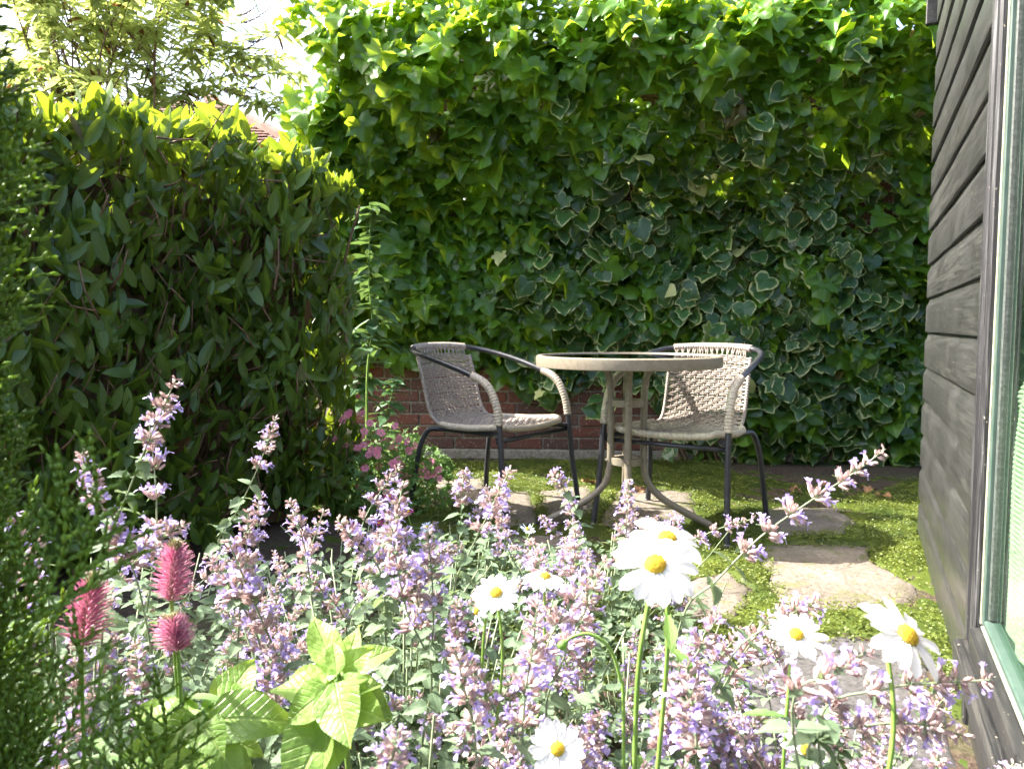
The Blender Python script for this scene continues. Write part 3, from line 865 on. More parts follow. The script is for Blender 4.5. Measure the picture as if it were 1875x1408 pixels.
# ------------------------------------------------------------------ laurel hedge
HA, HB = np.array([-1.86, 1.95]), np.array([-0.70, 3.42])
he = (HB - HA) / np.linalg.norm(HB - HA); hn = np.array([he[1], -he[0]]); HL = np.linalg.norm(HB - HA)
HTOP, HTHICK = 1.58, 0.50
hedge = thing('laurel_hedge', 'clipped laurel hedge with dark glossy leaves and sunlit top beside the catmint', 'hedge', (0, 0, 0))
prof_l = lambda t: max(0.0, math.sin(PI * min(1, t ** 0.85)) ** 0.75) if t < 1 else 0.0
laurel_t = [blade(prof_l, 7, 0.165, 0.10 + 0.05 * (s % 3), -0.12 + 0.06 * (s % 4), 0.012, 5, 0, s) for s in range(8)]
def hedge_pts(n, mode):
    s = RNG.uniform(-0.05, HL + 0.02, n)
    thk = np.interp(s, [0, HL * 0.55, HL], [HTHICK, HTHICK, 0.14])
    zt = HTOP + 0.03 * np.sin(s * 7) + 0.025 * np.sin(s * 17) - np.clip(s - HL + 0.4, 0, 1) ** 2 * 0.9 - np.clip(0.5 - s, 0, 1) ** 2 * 0.3
    if mode == 'face':
        z = RNG.uniform(0.02, 1.0, n) ** 0.9 * zt
        d = 0.05 * np.sin(s * 5 + z * 3) + 0.04 * np.sin(s * 11 - z * 9) + RNG.random(n) ** 1.8 * 0.22 - 0.06
        d += np.clip(s - HL + 0.25, 0, 0.4) ** 2 * 2.0          # rounds off at the far end
    elif mode == 'inner':
        z = RNG.uniform(0.02, 0.97, n) * zt; d = 0.15 + RNG.random(n) * (thk - 0.15)
    else:
        z = zt - 0.05 + RNG.uniform(-0.06, 0.06, n); d = -0.02 + RNG.random(n) * (thk + 0.02)
    xy = HA[None] + he[None] * s[:, None] - hn[None] * d[:, None]
    return np.stack([xy[:, 0], xy[:, 1], z], 1)
pf, pi_, pt = hedge_pts(4000, 'face'), hedge_pts(3600, 'inner'), hedge_pts(1500, 'top')
def horient(n, top):
    nr = np.stack([hn[0] + rn(n, 0.9), hn[1] + rn(n, 0.9), -0.25 + rn(n, 0.55)], 1)
    tp_ = np.stack([rn(n, 0.62) + hn[0] * 0.35, rn(n, 0.62) + hn[1] * 0.35, 0.85 + rn(n, 0.42)], 1)
    if top: tp_[:, 2] = 1.0 + rn(n, 0.25)
    return basis(nr, tp_)
PH = np.concatenate([pf, pi_, pt])
RH = np.concatenate([horient(len(pf), 0), horient(len(pi_), 0), horient(len(pt), 1)])
SH = RNG.uniform(0.065, 0.135, len(PH))
PH -= RH[:, :, 1] * SH[:, None] * 0.5
sz = cam_size(PH, RH, SH); sz[len(pf):len(pf) + len(pi_)] = 0
order = np.argsort(-sz)
wh = RNG.integers(0, len(laurel_t), len(PH))
leaf_objects('leaf', temp_meshes('leaf', laurel_t, M['laurel']), wh[order[:300]], RH[order[:300]], SH[order[:300]], PH[order[:300]], hedge)
r_ = order[300:]
tag(scatter('foliage', laurel_t, wh[r_], RH[r_], SH[r_], PH[r_], M['laurel'], hedge), kind='stuff')
tw = MB()
for i in range(900):
    p = hedge_pts(1, 'face')[0] - np.array([hn[0], hn[1], 0]) * random.uniform(-0.04, 0.07)
    L = random.uniform(0.06, 0.22)
    d = Vector((random.gauss(0, 0.5) + hn[0] * 0.5, random.gauss(0, 0.5) + hn[1] * 0.5, 0.8 + random.gauss(0, 0.5))).normalized()
    a = Vector(p) - d * L * 0.6
    mid = a + d * L * 0.5 + Vector((random.gauss(0, 0.012), random.gauss(0, 0.012), 0))
    r0 = random.uniform(0.0016, 0.0042)
    tw.tube([a, mid, a + d * L], r0, 4, rfun=lambda t, r0=r0: r0 * (1.15 - 0.5 * t))
for i in range(16):
    s = random.uniform(0.05, HL - 0.05)
    b0 = HA + he * s - hn * 0.32
    pts = [Vector((b0[0], b0[1], 0.0))]
    for k in range(5):
        pts.append(pts[-1] + Vector((random.uniform(-0.09, 0.09) + hn[0] * 0.03, random.uniform(-0.09, 0.09) + hn[1] * 0.03, 0.27)))
    tw.tube(catmull(pts, 4), 0.012, 6, rfun=lambda t: 0.016 - 0.012 * t)
tag(tw.build('branches', M['twig'], hedge), kind='stuff')
# added solid core, twig coloured, that keeps sun from shining through the hedge
vs, fs = [], []
ns_, nz_ = 26, 18
for side in (0, 1):
    for i in range(ns_ + 1):
        for j in range(nz_ + 1):
            s_ = (HL - 0.15) * i / ns_; z_ = (HTOP - 0.20) * j / nz_
            d_ = (0.19 if side == 0 else float(np.interp(s_, [0, HL * 0.55, HL], [0.40, 0.36, 0.20]))) + 0.03 * math.sin(s_ * 19 + z_ * 13) + 0.03 * math.sin(s_ * 7 - z_ * 23 + side) + random.uniform(-0.015, 0.015)
            q = HA + he * s_ - hn * d_
            vs.append((q[0], q[1], z_))
ms = (ns_ + 1) * (nz_ + 1)
def hi(side, i, j): return side * ms + i * (nz_ + 1) + j
for i in range(ns_):
    for j in range(nz_):
        fs.append((hi(0, i, j), hi(0, i + 1, j), hi(0, i + 1, j + 1), hi(0, i, j + 1))); fs.append((hi(1, i, j), hi(1, i, j + 1), hi(1, i + 1, j + 1), hi(1, i + 1, j)))
    fs.append((hi(0, i, nz_), hi(0, i + 1, nz_), hi(1, i + 1, nz_), hi(1, i, nz_)))
for j in range(nz_):
    for i in (0, ns_): fs.append((hi(0, i, j), hi(0, i, j + 1), hi(1, i, j + 1), hi(1, i, j)))
mb = MB(); mb.add(vs, fs); tag(mb.build('sun_block_core', M['twig'], hedge), kind='stuff')

# ------------------------------------------------------------------ shed
SC = Vector((1.604, 2.931, 0))
sdir = Vector((0.4124, 0.9110, 0)); 
shed = thing('garden_shed', 'black weatherboarded garden shed with a green rimmed window beside the path', 'shed', SC, math.atan2(-sdir.y, -sdir.x))
# local: x towards the camera along the face, -y out of the face, z up
SH_H, BW = 2.22, 0.128
def board_profile():
    # (outward, z) of one shiplap board, bottom edge to scooped top
    return [(0.000, 0.0), (0.021, 0.0), (0.022, 0.003), (0.022, 0.092), (0.0205, 0.097), (0.0175, 0.103), (0.0140, 0.111), (0.0120, 0.120), (0.0112, 0.137), (0.000, 0.137)]
pr = board_profile()
zb = 0.05; k = 0
while zb < SH_H - 0.08:
    mb = MB(); nst = 14
    vs, fs = [], []
    x0, x1 = random.uniform(-0.004, 0.004), 1.487
    for i in range(nst + 1):
        xx = x0 + (x1 - x0) * i / nst
        wob = 0.0010 * math.sin(xx * 5 + k * 1.7) + 0.0004 * math.sin(xx * 13 + k)
        for (o_, z_) in pr: vs.append((xx, -(o_ + (wob if o_ > 0 else 0)), z_ + 0.0015 * math.sin(xx * 3 + k * 2.1)))
    m_ = len(pr)
    for i in range(nst):
        for j in range(m_): fs.append((i * m_ + j, i * m_ + (j + 1) % m_, (i + 1) * m_ + (j + 1) % m_, (i + 1) * m_ + j))
    fs += [tuple(range(m_)), tuple(nst * m_ + j for j in range(m_))[::-1]]
    mb.add(vs, fs)
    o = mb.build('board', M['board'], shed, smooth=False, loc=(0, random.uniform(-0.0015, 0.0015), zb))
    smooth_obj(o, 35)
    zb += BW; k += 1
mb = MB(); mb.box(0.012, 1.487, 0.0, 0.04, 0.0, SH_H); mb.build('wall_frame', M['dark_wood'], shed, smooth=False)
mb = MB(); mb.box(0.0, 1.487, -0.012, 0.0, 0.0, 0.052, bev=0.004); mb.build('base_board', M['board'], shed, smooth=False)
PU0, PU1, WU1 = 1.490, 1.612, 3.05
WZ0, WZ1 = 0.245, 2.02
# moulded post beside the window
def sbox(name, x0, x1, y0, y1, z0, z1, mat, bev=0.004):
    b_ = MB(); b_.box(x0, x1, y0, y1, z0, z1, bev=bev); return b_.build(name, M[mat], shed, smooth=False)
sbox('corner_post', PU0, PU0 + 0.038, -0.028, 0.07, 0.0, SH_H, 'post')
sbox('window_stile', PU0 + 0.040, PU1 - 0.042, -0.034, 0.07, WZ0 - 0.045, SH_H - 0.002, 'post', 0.006)
sbox('window_stile', PU1 - 0.040, PU1, -0.030, 0.07, WZ0 - 0.043, SH_H - 0.003, 'post', 0.005)
sbox('sealant_strip', PU1 + 0.002, PU1 + 0.012, -0.0185, 0.05, WZ0 + 0.01, WZ1, 'cream_seal', 0.0015)
sbox('glazing_bead', PU1 + 0.0135, PU1 + 0.026, -0.0160, 0.05, WZ0 + 0.012, WZ1, 'green_paint', 0.002)
sbox('glazing_strip', PU1 + 0.0275, PU1 + 0.040, -0.0085, 0.05, WZ0 + 0.028, WZ1, 'grey_seal', 0.002)
# sill and board below
sbox('window_sill', PU0 + 0.06, WU1, -0.056, 0.07, WZ0 - 0.095, WZ0 - 0.048, 'rail', 0.006)
sbox('bottom_rail', PU1 + 0.003, WU1, -0.036, 0.07, WZ0 - 0.046, WZ0 + 0.002, 'rail', 0.005)
sbox('sealant_strip', PU1 + 0.014, WU1, -0.0180, 0.05, WZ0 + 0.004, WZ0 + 0.010, 'cream_seal', 0.0015)
sbox('glazing_bead', PU1 + 0.028, WU1, -0.0150, 0.05, WZ0 + 0.0115, WZ0 + 0.026, 'green_paint', 0.003)
sbox('plinth_board', PU0 + 0.06, WU1, -0.022, 0.05, 0.0, WZ0 - 0.097, 'rail', 0.005)
sbox('top_rail', PU1 + 0.02, WU1, -0.030, 0.07, WZ1 + 0.002, SH_H - 0.004, 'rail')
mb = MB(); mb.box(PU1 + 0.034, WU1, -0.001, 0.004, WZ0 + 0.022, WZ1 + 0.01); mb.build('pane', M['glass'], shed, smooth=False)
mb = MB(); mb.box(WU1 + 0.002, WU1 + 0.12, -0.03, 0.07, 0.0, SH_H, bev=0.005); mb.build('corner_post', M['post'], shed, smooth=False)
# the rest of the box: floor, back, ends, roof, inside board
mb = MB(); mb.box(0.045, WU1 - 0.01, 0.072, 1.9, 0.10, 0.13); mb.build('floor', M['dark_wood'], shed, smooth=False)
mb = MB(); mb.box(0.0, WU1 + 0.12, 1.92, 1.96, 0.0, SH_H); mb.build('back_panel', M['board'], shed, smooth=False)
mb = MB(); mb.box(0.0, 0.04, 0.042, 1.918, 0.0, SH_H); mb.build('end_panel', M['board'], shed, smooth=False)
mb = MB(); mb.box(WU1 + 0.08, WU1 + 0.12, 0.072, 1.918, 0.0, SH_H); mb.build('end_panel', M['board'], shed, smooth=False)
mb = MB(); mb.box(-0.16, WU1 + 0.2, -0.045, 2.1, SH_H + 0.003, SH_H + 0.07); mb.build('roof', M['dark_wood'], shed, smooth=False)
mb = MB(); mb.box(-0.185, -0.158, -0.050, 2.1, SH_H - 0.20, SH_H + 0.09, bev=0.003); mb.build('barge_board', M['board'], shed, smooth=False)
mb = MB(); mb.box(PU1 + 0.10, WU1, 0.075, 0.22, WZ0 - 0.06, WZ0 - 0.036, bev=0.004); mb.build('window_board', M['green_paint'], shed, smooth=False)

# ------------------------------------------------------------------ knitted throw hanging inside the window
thr = thing('knitted_throw', 'cream ribbed knitted throw hanging inside the shed window', 'throw', (0, 0, 0))
def shed_pt(u, out, z):
    a = math.atan2(-sdir.y, -sdir.x)
    return Vector((SC.x + u * math.cos(a) + out * math.sin(a), SC.y + u * math.sin(a) - out * math.cos(a), z))
vs, fs = [], []
nu, nz = 60, 240
def u_for(px, out):
    lo_, hi_ = 0.2, 2.6
    for _ in range(40):
        m_ = (lo_ + hi_) / 2; q = shed_pt(m_, out, 0)
        if q.x / q.y * FPX + 937.5 < px: lo_ = m_
        else: hi_ = m_
    return lo_
EDGE = u_for(1852, -0.016)
for j in range(nz + 1):
    t = j / nz
    zz = 0.76 - 0.55 * t
    edge = EDGE + 0.05 * (1 - t) ** 6 * 2.2 - 0.010 * math.sin(t * 7) + 0.05 * max(0, t - 0.55)
    for i in range(nu + 1):
        s = i / nu
        uu = edge + s * 0.34
        fold = 0.004 * math.sin(s * 17 + 0.8 * t) + 0.003 * math.sin(s * 7 + 1.1)
        rib = 0.0025 * math.sin(j * PI / 2.0)
        top = 0.01 * max(0, 0.08 - t) / 0.08
        vs.append(shed_pt(uu, -(0.020 + fold + rib + top), zz))
for j in range(nz):
    for i in range(nu):
        a = j * (nu + 1) + i
        fs.append((a, a + 1, a + nu + 2, a + nu + 1))
mb = MB(); mb.add(vs, fs)
o = mb.build('knit_cloth', M['knit'], thr)
md = o.modifiers.new('thickness', 'SOLIDIFY'); md.thickness = 0.004; md.offset = 0
rl = MB(); rl.tube([shed_pt(EDGE + 0.12, -0.030, 0.765), shed_pt(EDGE + 0.5, -0.030, 0.765)], 0.008, 8); rl.build('rail', M['dark_wood'], thr)

# ------------------------------------------------------------------ house roof far behind
house = thing('neighbouring_house', 'distant house with old red tiled hipped roof beyond the hedge', 'house', (0, 0, 0))
hx0, hx1, hy0, hy1, ez, rz_ = -10.0, -1.95, 9.0, 14.0, 2.64, 4.14
mb = MB(); mb.box(hx0 + 0.3, hx1 - 0.3, hy0 + 0.3, hy1 - 0.3, 0, ez - 0.003); mb.build('house_wall', M['render_wall'], house, smooth=False)
a_, b_, c_, d_ = (hx0, hy0, ez), (hx1, hy0, ez), (hx1, hy1, ez), (hx0, hy1, ez)
r0, r1 = (hx0 + 2.5, 11.5, rz_), (-4.46, 11.5, rz_)
mb = MB(); mb.add([a_, b_, c_, d_, r0, r1], [(0, 1, 5, 4), (1, 2, 5), (2, 3, 4, 5), (3, 0, 4), (3, 2, 1, 0)]); rf = mb.build('roof', M['roof_tile'], house, smooth=False)
tl = MB()
sl = Vector((0, 2.5, rz_ - ez)); slen = sl.length; sl.normalize(); nn = Vector((0, -sl.z, sl.y))
rows_ = int(slen / 0.12)
for i in range(rows_):
    t0 = i * 0.12
    xe = hx1 + (r1[0] - hx1) * (t0 / slen)
    xx = xe
    while xx > -6.2:
        xl = xx - 0.17 + 0.006
        o3 = Vector((0, hy0, ez)) + sl * t0
        lift = random.uniform(0.012, 0.024)
        p = [Vector((xl, 0, 0)) + o3 + nn * (lift + 0.012), Vector((xx, 0, 0)) + o3 + nn * (lift + 0.012 + random.uniform(-0.004, 0.004)),
             Vector((xx, 0, 0)) + o3 + sl * 0.14 + nn * 0.006, Vector((xl, 0, 0)) + o3 + sl * 0.14 + nn * 0.006]
        q = [p[0] - nn * 0.014, p[1] - nn * 0.014]
        tl.add(p + q, [(0, 1, 2, 3), (4, 5, 1, 0)])
        xx -= 0.17
tag(tl.build('roof_tiles', M['roof_tile'], house, smooth=False), kind='stuff')
hp = MB()
for i in range(30):
    t = i / 30
    a = Vector(b_).lerp(Vector(r1), t); e_ = Vector(b_).lerp(Vector(r1), t + 0.034)
    hp.tube([a + Vector((0, 0, 0.03)), e_ + Vector((0, 0, 0.045))], 0.07, 6)
hp.build('hip_tiles', M['roof_tile'], house, smooth=False)

def rebase(t, loc):
    """put a thing's Empty at its base without moving its parts"""
    loc = Vector(loc)
    t.location = loc
    for c in t.children:
        c.location = c.location - loc
rebase(ivy_g, (-0.6, WALL_Y - 0.1, 0)); rebase(ivy_v, (1.3, WALL_Y - 0.2, 0)); rebase(shoot, at(640, 240, 4.6)); rebase(hedge, (*((HA + HB) / 2), 0))
rebase(thr, shed_pt(EDGE + 0.15, -0.02, 0.21)); rebase(house, (-6, 11.5, 0))

# ================================================================== FURNITURE
# ------------------------------------------------------------------ round table
TC = Vector((0.478, 3.15, 0)); TR, TZ = 0.378, 0.722
table = thing('bistro_table', 'round taupe metal garden table with glass top between the two wicker chairs', 'table', TC, math.radians(-5))
mb = MB()
mb.lathe([(TR - 0.010, TZ - 0.047), (TR, TZ - 0.044), (TR + 0.002, TZ - 0.02), (TR, TZ - 0.004), (TR - 0.006, TZ), (TR - 0.020, TZ), (TR - 0.0225, TZ - 0.004),
          (TR - 0.0225, TZ - 0.03), (TR - 0.012, TZ - 0.042), (TR - 0.010, TZ - 0.047)], 72)
smooth_obj(mb.build('table_rim', M['table_paint'], table))
mb = MB()
mb.lathe([(0.0001, TZ - 0.010), (TR - 0.023, TZ - 0.010), (TR - 0.023, TZ - 0.004), (0.0001, TZ - 0.004)], 64)
mb.build('glass_top', M['table_glass'], table, smooth=False)
mb = MB()
mb.lathe([(0.0001, TZ - 0.030), (TR - 0.024, TZ - 0.030), (TR - 0.024, TZ - 0.022), (0.0001, TZ - 0.022)], 48)
PR = 0.068
for k in range(4):
    a = math.radians(90 * k)
    def rp(r, z): return (r * math.cos(a), r * math.sin(a), z)
    pts = catmull([rp(0.13, TZ - 0.036), rp(0.105, TZ - 0.045), rp(0.082, TZ - 0.075), rp(PR + 0.002, TZ - 0.13), rp(PR, 0.5), rp(PR, 0.33), rp(PR + 0.004, 0.25),
                   rp(0.092, 0.185), rp(0.15, 0.125), rp(0.24, 0.072), rp(0.33, 0.026), rp(0.355, 0.012)], 6)
    m2 = MB(); m2.tube(pts, 0.0148, 10)
    leg = m2.build('leg', M['table_paint'], table)
    m3 = MB()
    for zz in (0.525, 0.284):
        c = Vector(rp(PR + 0.0135, zz)); ax = Vector((math.cos(a), math.sin(a), 0))
        m3.tube([c - ax * 0.002, c + ax * 0.004, c + ax * 0.008], 0.007, 8, rfun=lambda t: 0.008 - 0.004 * t * t)
    m3.build('bolt', M['table_paint'], leg)
    m4 = MB(); m4.tube([rp(0.345, 0.016), rp(0.368, 0.004)], 0.0155, 8); m4.build('foot', M['black_tube'], leg)
m5 = MB(); 
for k in range(2):
    a = math.radians(45 + 90 * k); c, s = math.cos(a), math.sin(a)
    m5.tube([(-c * 0.34, -s * 0.34, TZ - 0.036), (c * 0.34, s * 0.34, TZ - 0.036)], 0.006, 6)
m5.build('support_bar', M['table_paint'], table)
for zz in (0.525, 0.284):
    m2 = MB()
    m2.lathe([(PR - 0.022, zz - 0.014), (PR - 0.002, zz - 0.014), (PR - 0.002, zz + 0.014), (PR - 0.022, zz + 0.014), (PR - 0.022, zz - 0.014)], 28)
    smooth_obj(m2.build('ring', M['table_paint'], table))

# ------------------------------------------------------------------ wicker armchairs (x across, y forward, z up)
def make_chair(label, group):
    t = thing('wicker_armchair', label, 'chair', (0, 0, 0), 0, group)
    half = [(0.285, 0.285, 0.0), (0.272, 0.255, 0.22), (0.265, 0.235, 0.42), (0.262, 0.215, 0.52), (0.262, 0.165, 0.600), (0.264, 0.07, 0.642), (0.268, -0.07, 0.684),
            (0.256, -0.205, 0.716), (0.208, -0.300, 0.736), (0.11, -0.340, 0.746), (0.0, -0.348, 0.748)]
    hp_ = catmull(half, 10)
    left = [Vector((-p.x, p.y, p.z)) for p in hp_]
    fr = MB(); fr.tube(hp_ + left[::-1][1:], 0.0125, 10); fr.build('arm_frame', M['black_tube'], t)
    for s in (-1, 1):
        lg = MB()
        lg.tube(catmull([(s * 0.262, 0.225, 0.384), (s * 0.215, 0.17, 0.388), (s * 0.200, 0.0, 0.388), (s * 0.212, -0.13, 0.389), (s * 0.234, -0.185, 0.380), (s * 0.253, -0.218, 0.30), (s * 0.266, -0.245, 0.15), (s * 0.280, -0.262, 0.0)], 6), 0.0125, 10)
        leg = lg.build('rear_leg', M['black_tube'], t)
        # wrapped arm rest
        seg = [p for p in hp_ if p.z > 0.43 and p.y > 0.085]
        seg = [Vector((s * p.x, p.y, p.z)) for p in seg]
        seg = resample(seg, 0.0032)
        wr = MB(); n = len(seg)
        wr.tube(seg, 0.016, 10, rfun=lambda u, n=n: 0.0160 + 0.0016 * (1 if int(round(u * (n - 1))) % 4 else -1.4))
        wr.build('arm_wrap', M['wicker_wrap'], t)
        ft = MB(); ft.tube([(s * 0.2852, 0.286, 0.0), (s * 0.284, 0.283, 0.02)], 0.0145, 8); ft.tube([(s * 0.2805, -0.263, 0.0), (s * 0.279, -0.260, 0.02)], 0.0145, 8)
        ft.build('foot', M['black_tube'], t)
    cb = MB(); cb.tube([(-0.262, 0.222, 0.366), (0.262, 0.222, 0.366)], 0.010, 8); cb.tube([(-0.203, -0.10, 0.384), (0.203, -0.10, 0.384)], 0.010, 8)
    cb.build('cross_bar', M['black_tube'], t)
    # woven shell
    prof = catmull([(0, -0.334, 0.738), (0, -0.312, 0.66), (0, -0.280, 0.55), (0, -0.254, 0.47), (0, -0.220, 0.422), (0, -0.150, 0.399), (0, 0.02, 0.396), (0, 0.14, 0.404), (0, 0.21, 0.410), (0, 0.235, 0.402)], 14)
    prof = resample(prof, 0.004); np_ = len(prof)
    def W(u): return float(np.interp(u, [0, 0.2, 0.45, 0.52, 0.62, 0.8, 0.93, 1.0], [0.186, 0.186, 0.186, 0.196, 0.226, 0.238, 0.228, 0.188]))
    def shell(s, u):
        u = min(max(u, 0), 1)
        p = prof[min(np_ - 1, int(round(u * (np_ - 1))))]
        back = float(np.interp(u, [0, 0.42, 0.55, 1], [1, 0.75, 0, 0]))
        yb = 0.040 * s * s * back
        zb_ = 0.012 * s * s * (1 - back)
        zt_ = -0.012 * s * s * back if u < 0.1 else 0
        return Vector((s * W(u), p.y + yb, p.z + zb_ + zt_))
    def nrm_(u):
        i = int(min(max(u, 0.002), 0.998) * (np_ - 1)); a, b = prof[max(0, i - 1)], prof[min(np_ - 1, i + 1)]
        d = (b - a).normalized()
        return Vector((0, -d.z, d.y))
    total = 0.004 * (np_ - 1)
    weave = MB()
    nwarp = 15
    ws_ = [-0.86 + 1.72 * i / (nwarp - 1) for i in range(nwarp)]
    for i, s in enumerate(ws_):
        pts = [shell(s, u) for u in np.linspace(0.0, 0.995, 60)]
        weave.tube(pts, 0.0028, 4, cap=False)
    nweft = int(total / 0.0088)
    for j in range(nweft):
        u = 0.035 + 0.94 * j / (nweft - 1)
        ue = 0.035 + 0.94 * (j - (j % 2) + 0.5) / (nweft - 1)     # neighbours meet in pairs at the rim
        pts = [shell(-1.0, ue)]
        for i, s in enumerate(ws_):
            sgn = 1 if ((i + j // 2) % 2) else -1
            pts.append(shell(s, u) + nrm_(u) * 0.0046 * sgn)
            if i < nwarp - 1:
                sm = (s + ws_[i + 1]) / 2
                pts.append(shell(sm, u))
        pts.append(shell(1.0, ue))
        weave.tube(pts, 0.0031, 5, cap=False)
    weave.build('woven_shell', M['wicker'], t)
    # wrapped rims: the two sides and the front edge in one loop, and the top
    side = [shell(1.0, u) for u in np.linspace(0.02, 0.97, 60)]
    front = [shell(s, 0.995) for s in np.linspace(1.0, -1.0, 16)]
    loop = side + front + [shell(-1.0, u) for u in np.linspace(0.97, 0.02, 60)]
    def wrap(pts, r, name, mat):
        pts = resample(catmull(pts, 2), 0.0030); n = len(pts)
        wr = MB(); wr.tube(pts, r, 8, rfun=lambda u: r + 0.0014 * (1 if int(round(u * (n - 1))) % 4 else -1.3)); wr.build(name, mat, t)
    seat_rim = [shell(1.0, u) for u in np.linspace(0.53, 0.97, 26)] + front + [shell(-1.0, u) for u in np.linspace(0.97, 0.53, 26)]
    wrap(seat_rim, 0.0135, 'seat_rim', M['wicker_wrap'])
    for s in (1, -1):
        wrap([shell(s, u) for u in np.linspace(0.03, 0.53, 24)], 0.0070, 'back_rim', M['wicker'])
    topseg = [p for p in hp_ if p.x < 0.186 and p.z > 0.6]
    wrap(topseg + [Vector((-p.x, p.y, p.z)) for p in topseg[::-1]][1:], 0.0165, 'top_wrap', M['wicker'])
    # lacing from the top tube to the weave
    lc = MB()
    for i in range(13):
        s = -0.84 + 1.68 * i / 12
        lc.tube([shell(s, 0.0) + Vector((0, 0, 0.004)), shell(s + 0.05, 0.05)], 0.002, 4)
        lc.tube([shell(s + 0.06, 0.0) + Vector((0, 0, 0.004)), shell(s, 0.05)], 0.002, 4)
    lc.build('lacing', M['wicker'], t)
    return t
def copy_thing(src, label):
    r = src.copy(); COL.objects.link(r); r['label'] = label
    for ch in list(src.children):
        c = ch.copy(); COL.objects.link(c); c.parent = r
        for g_ in ch.children:
            d = g_.copy(); COL.objects.link(d); d.parent = c
    return r
chair1 = make_chair('taupe wicker armchair standing side-on by the geranium, its seat facing the table', 'wicker garden armchairs')
chair2 = copy_thing(chair1, 'taupe wicker armchair behind the table, nearer the shed, its woven back to the ivy')
chair1.location = (-0.085, 3.45, 0); chair1.rotation_euler = (0, 0, math.radians(-90 - 36))
chair2.location = (0.735, 3.23, 0); chair2.rotation_euler = (0, 0, math.radians(180 - 34))

# ================================================================== PLANTS
# ------------------------------------------------------------------ buddleia behind the hedge
bud = thing('buddleia', 'tall arching buddleia bush with narrow leaves against the bright sky', 'shrub', (0, 0, 0))
prof_w = lambda t: max(0.0, math.sin(PI * t ** 0.8)) ** 1.1 if t < 1 else 0.0
bud_t = [blade(prof_w, 6, 0.11, 0.12, -0.35 + 0.1 * (s % 4), 0.02, 3, 0, s) for s in range(6)]
BP, BN, BT = [], [], []
br = MB(); seed_mb = MB()
bbase = Vector((-3.2, 6.3, 0))
def bud_branch(pts, r0, side_n, lv):
    pts = catmull(pts, 10)
    br.tube(pts, r0, 5, rfun=lambda t: r0 * (1.1 - 0.85 * t))
    n = len(pts)
    for i in range(int(n * 0.35), n):
        if random.random() < 0.85:
            tdir = (pts[min(i + 1, n - 1)] - pts[i - 1]).normalized()
            a = random.uniform(0, 6.28)
            sd = Vector((math.cos(a), math.sin(a), 0.2))
            for sg in (1, -1):
                BP.append(pts[i]); BT.append(sd * sg + tdir * 0.5 + Vector((0, 0, -0.45))); BN.append(Vector((random.gauss(0, 0.4), random.gauss(0, 0.4), 1)))
    if lv > 0:
        for k in range(side_n):
            i = random.randint(int(n * 0.30), n - 3)
            p = pts[i]; td = (pts[i + 1] - pts[i - 1]).normalized()
            a = random.uniform(0, 6.28)
            dr = (td + Vector((math.cos(a) * 0.9, math.sin(a) * 0.9, random.uniform(-0.2, 0.6)))).normalized()
            L = random.uniform(0.4, 0.9)
            bud_branch([p, p + dr * L * 0.4, p + dr * L * 0.75 + Vector((0, 0, -0.03)), p + dr * L + Vector((0, 0, -0.12))], r0 * 0.4, 0, lv - 1)
for k in range(22):
    tx, ty = random.uniform(-80, 400), random.uniform(-160, 130)
    if tx > 400: ty = max(ty, -40)
    Yd = random.uniform(5.4, 7.0)
    tip = at(tx, ty, Yd)
    mid1 = bbase.lerp(tip, 0.35) + Vector((random.uniform(-0.2, 0.2), random.uniform(-0.2, 0.2), 0.55))
    mid2 = bbase.lerp(tip, 0.72) + Vector((random.uniform(-0.15, 0.15), random.uniform(-0.15, 0.15), 0.42))
    bud_branch([bbase + Vector((random.uniform(-0.2, 0.2), random.uniform(-0.2, 0.2), 0)), mid1, mid2, tip], 0.012, 8, 1)
def plume(p0, p1):
    pts = [p0.lerp(p1, i / 14) + Vector((0, 0, -0.02 * math.sin(i / 14 * PI))) for i in range(15)]
    seed_mb.tube(pts, 0.0015, 4)
    for i in range(2, 15):
        for k in range(6):
            a = random.uniform(0, 6.28); L = 0.016 * (1.25 - i / 15)
            d = Vector((math.cos(a), math.sin(a) * 0.5, math.sin(a)))
            seed_mb.tube([pts[i], pts[i] + d * L + (p1 - p0).normalized() * 0.004], 0.0032, 4)
for (x0, y0, x1, y1) in ((440, 95, 485, 62), (450, 75, 490, 68), (462, 98, 505, 100), (440, 135, 486, 137), (455, 160, 470, 153), (430, 30, 470, 10), (440, 45, 497, 12), (425, 195, 455, 185), (395, 160, 470, 178)):
    bud_branch([at(x0 - 130, y0 + 45, 6.15), at(x0 - 70, y0 + 12, 6.1), at(x0, y0, 6.1)], 0.004, 2, 1)
    plume(at(x0, y0, 6.1), at(x1, y1, 6.05))
n = len(BP)
BP = np.array(BP); BR = basis(np.array(BN), np.array(BT)); BS = RNG.uniform(0.10, 0.19, n)
order = np.argsort(-cam_size(BP, BR, BS)); wh = RNG.integers(0, 6, n)
leaf_objects('leaf', temp_meshes('leaf', bud_t, M['buddleia']), wh[order[:300]], BR[order[:300]], BS[order[:300]], BP[order[:300]], bud)
tag(scatter('foliage', bud_t, wh[order[300:]], BR[order[300:]], BS[order[300:]], BP[order[300:]], M['buddleia'], bud), kind='stuff')
tag(br.build('branches', M['twig'], bud), kind='stuff'); tag(seed_mb.build('seed_heads', M['twig'], bud), kind='stuff')
rebase(bud, bbase)

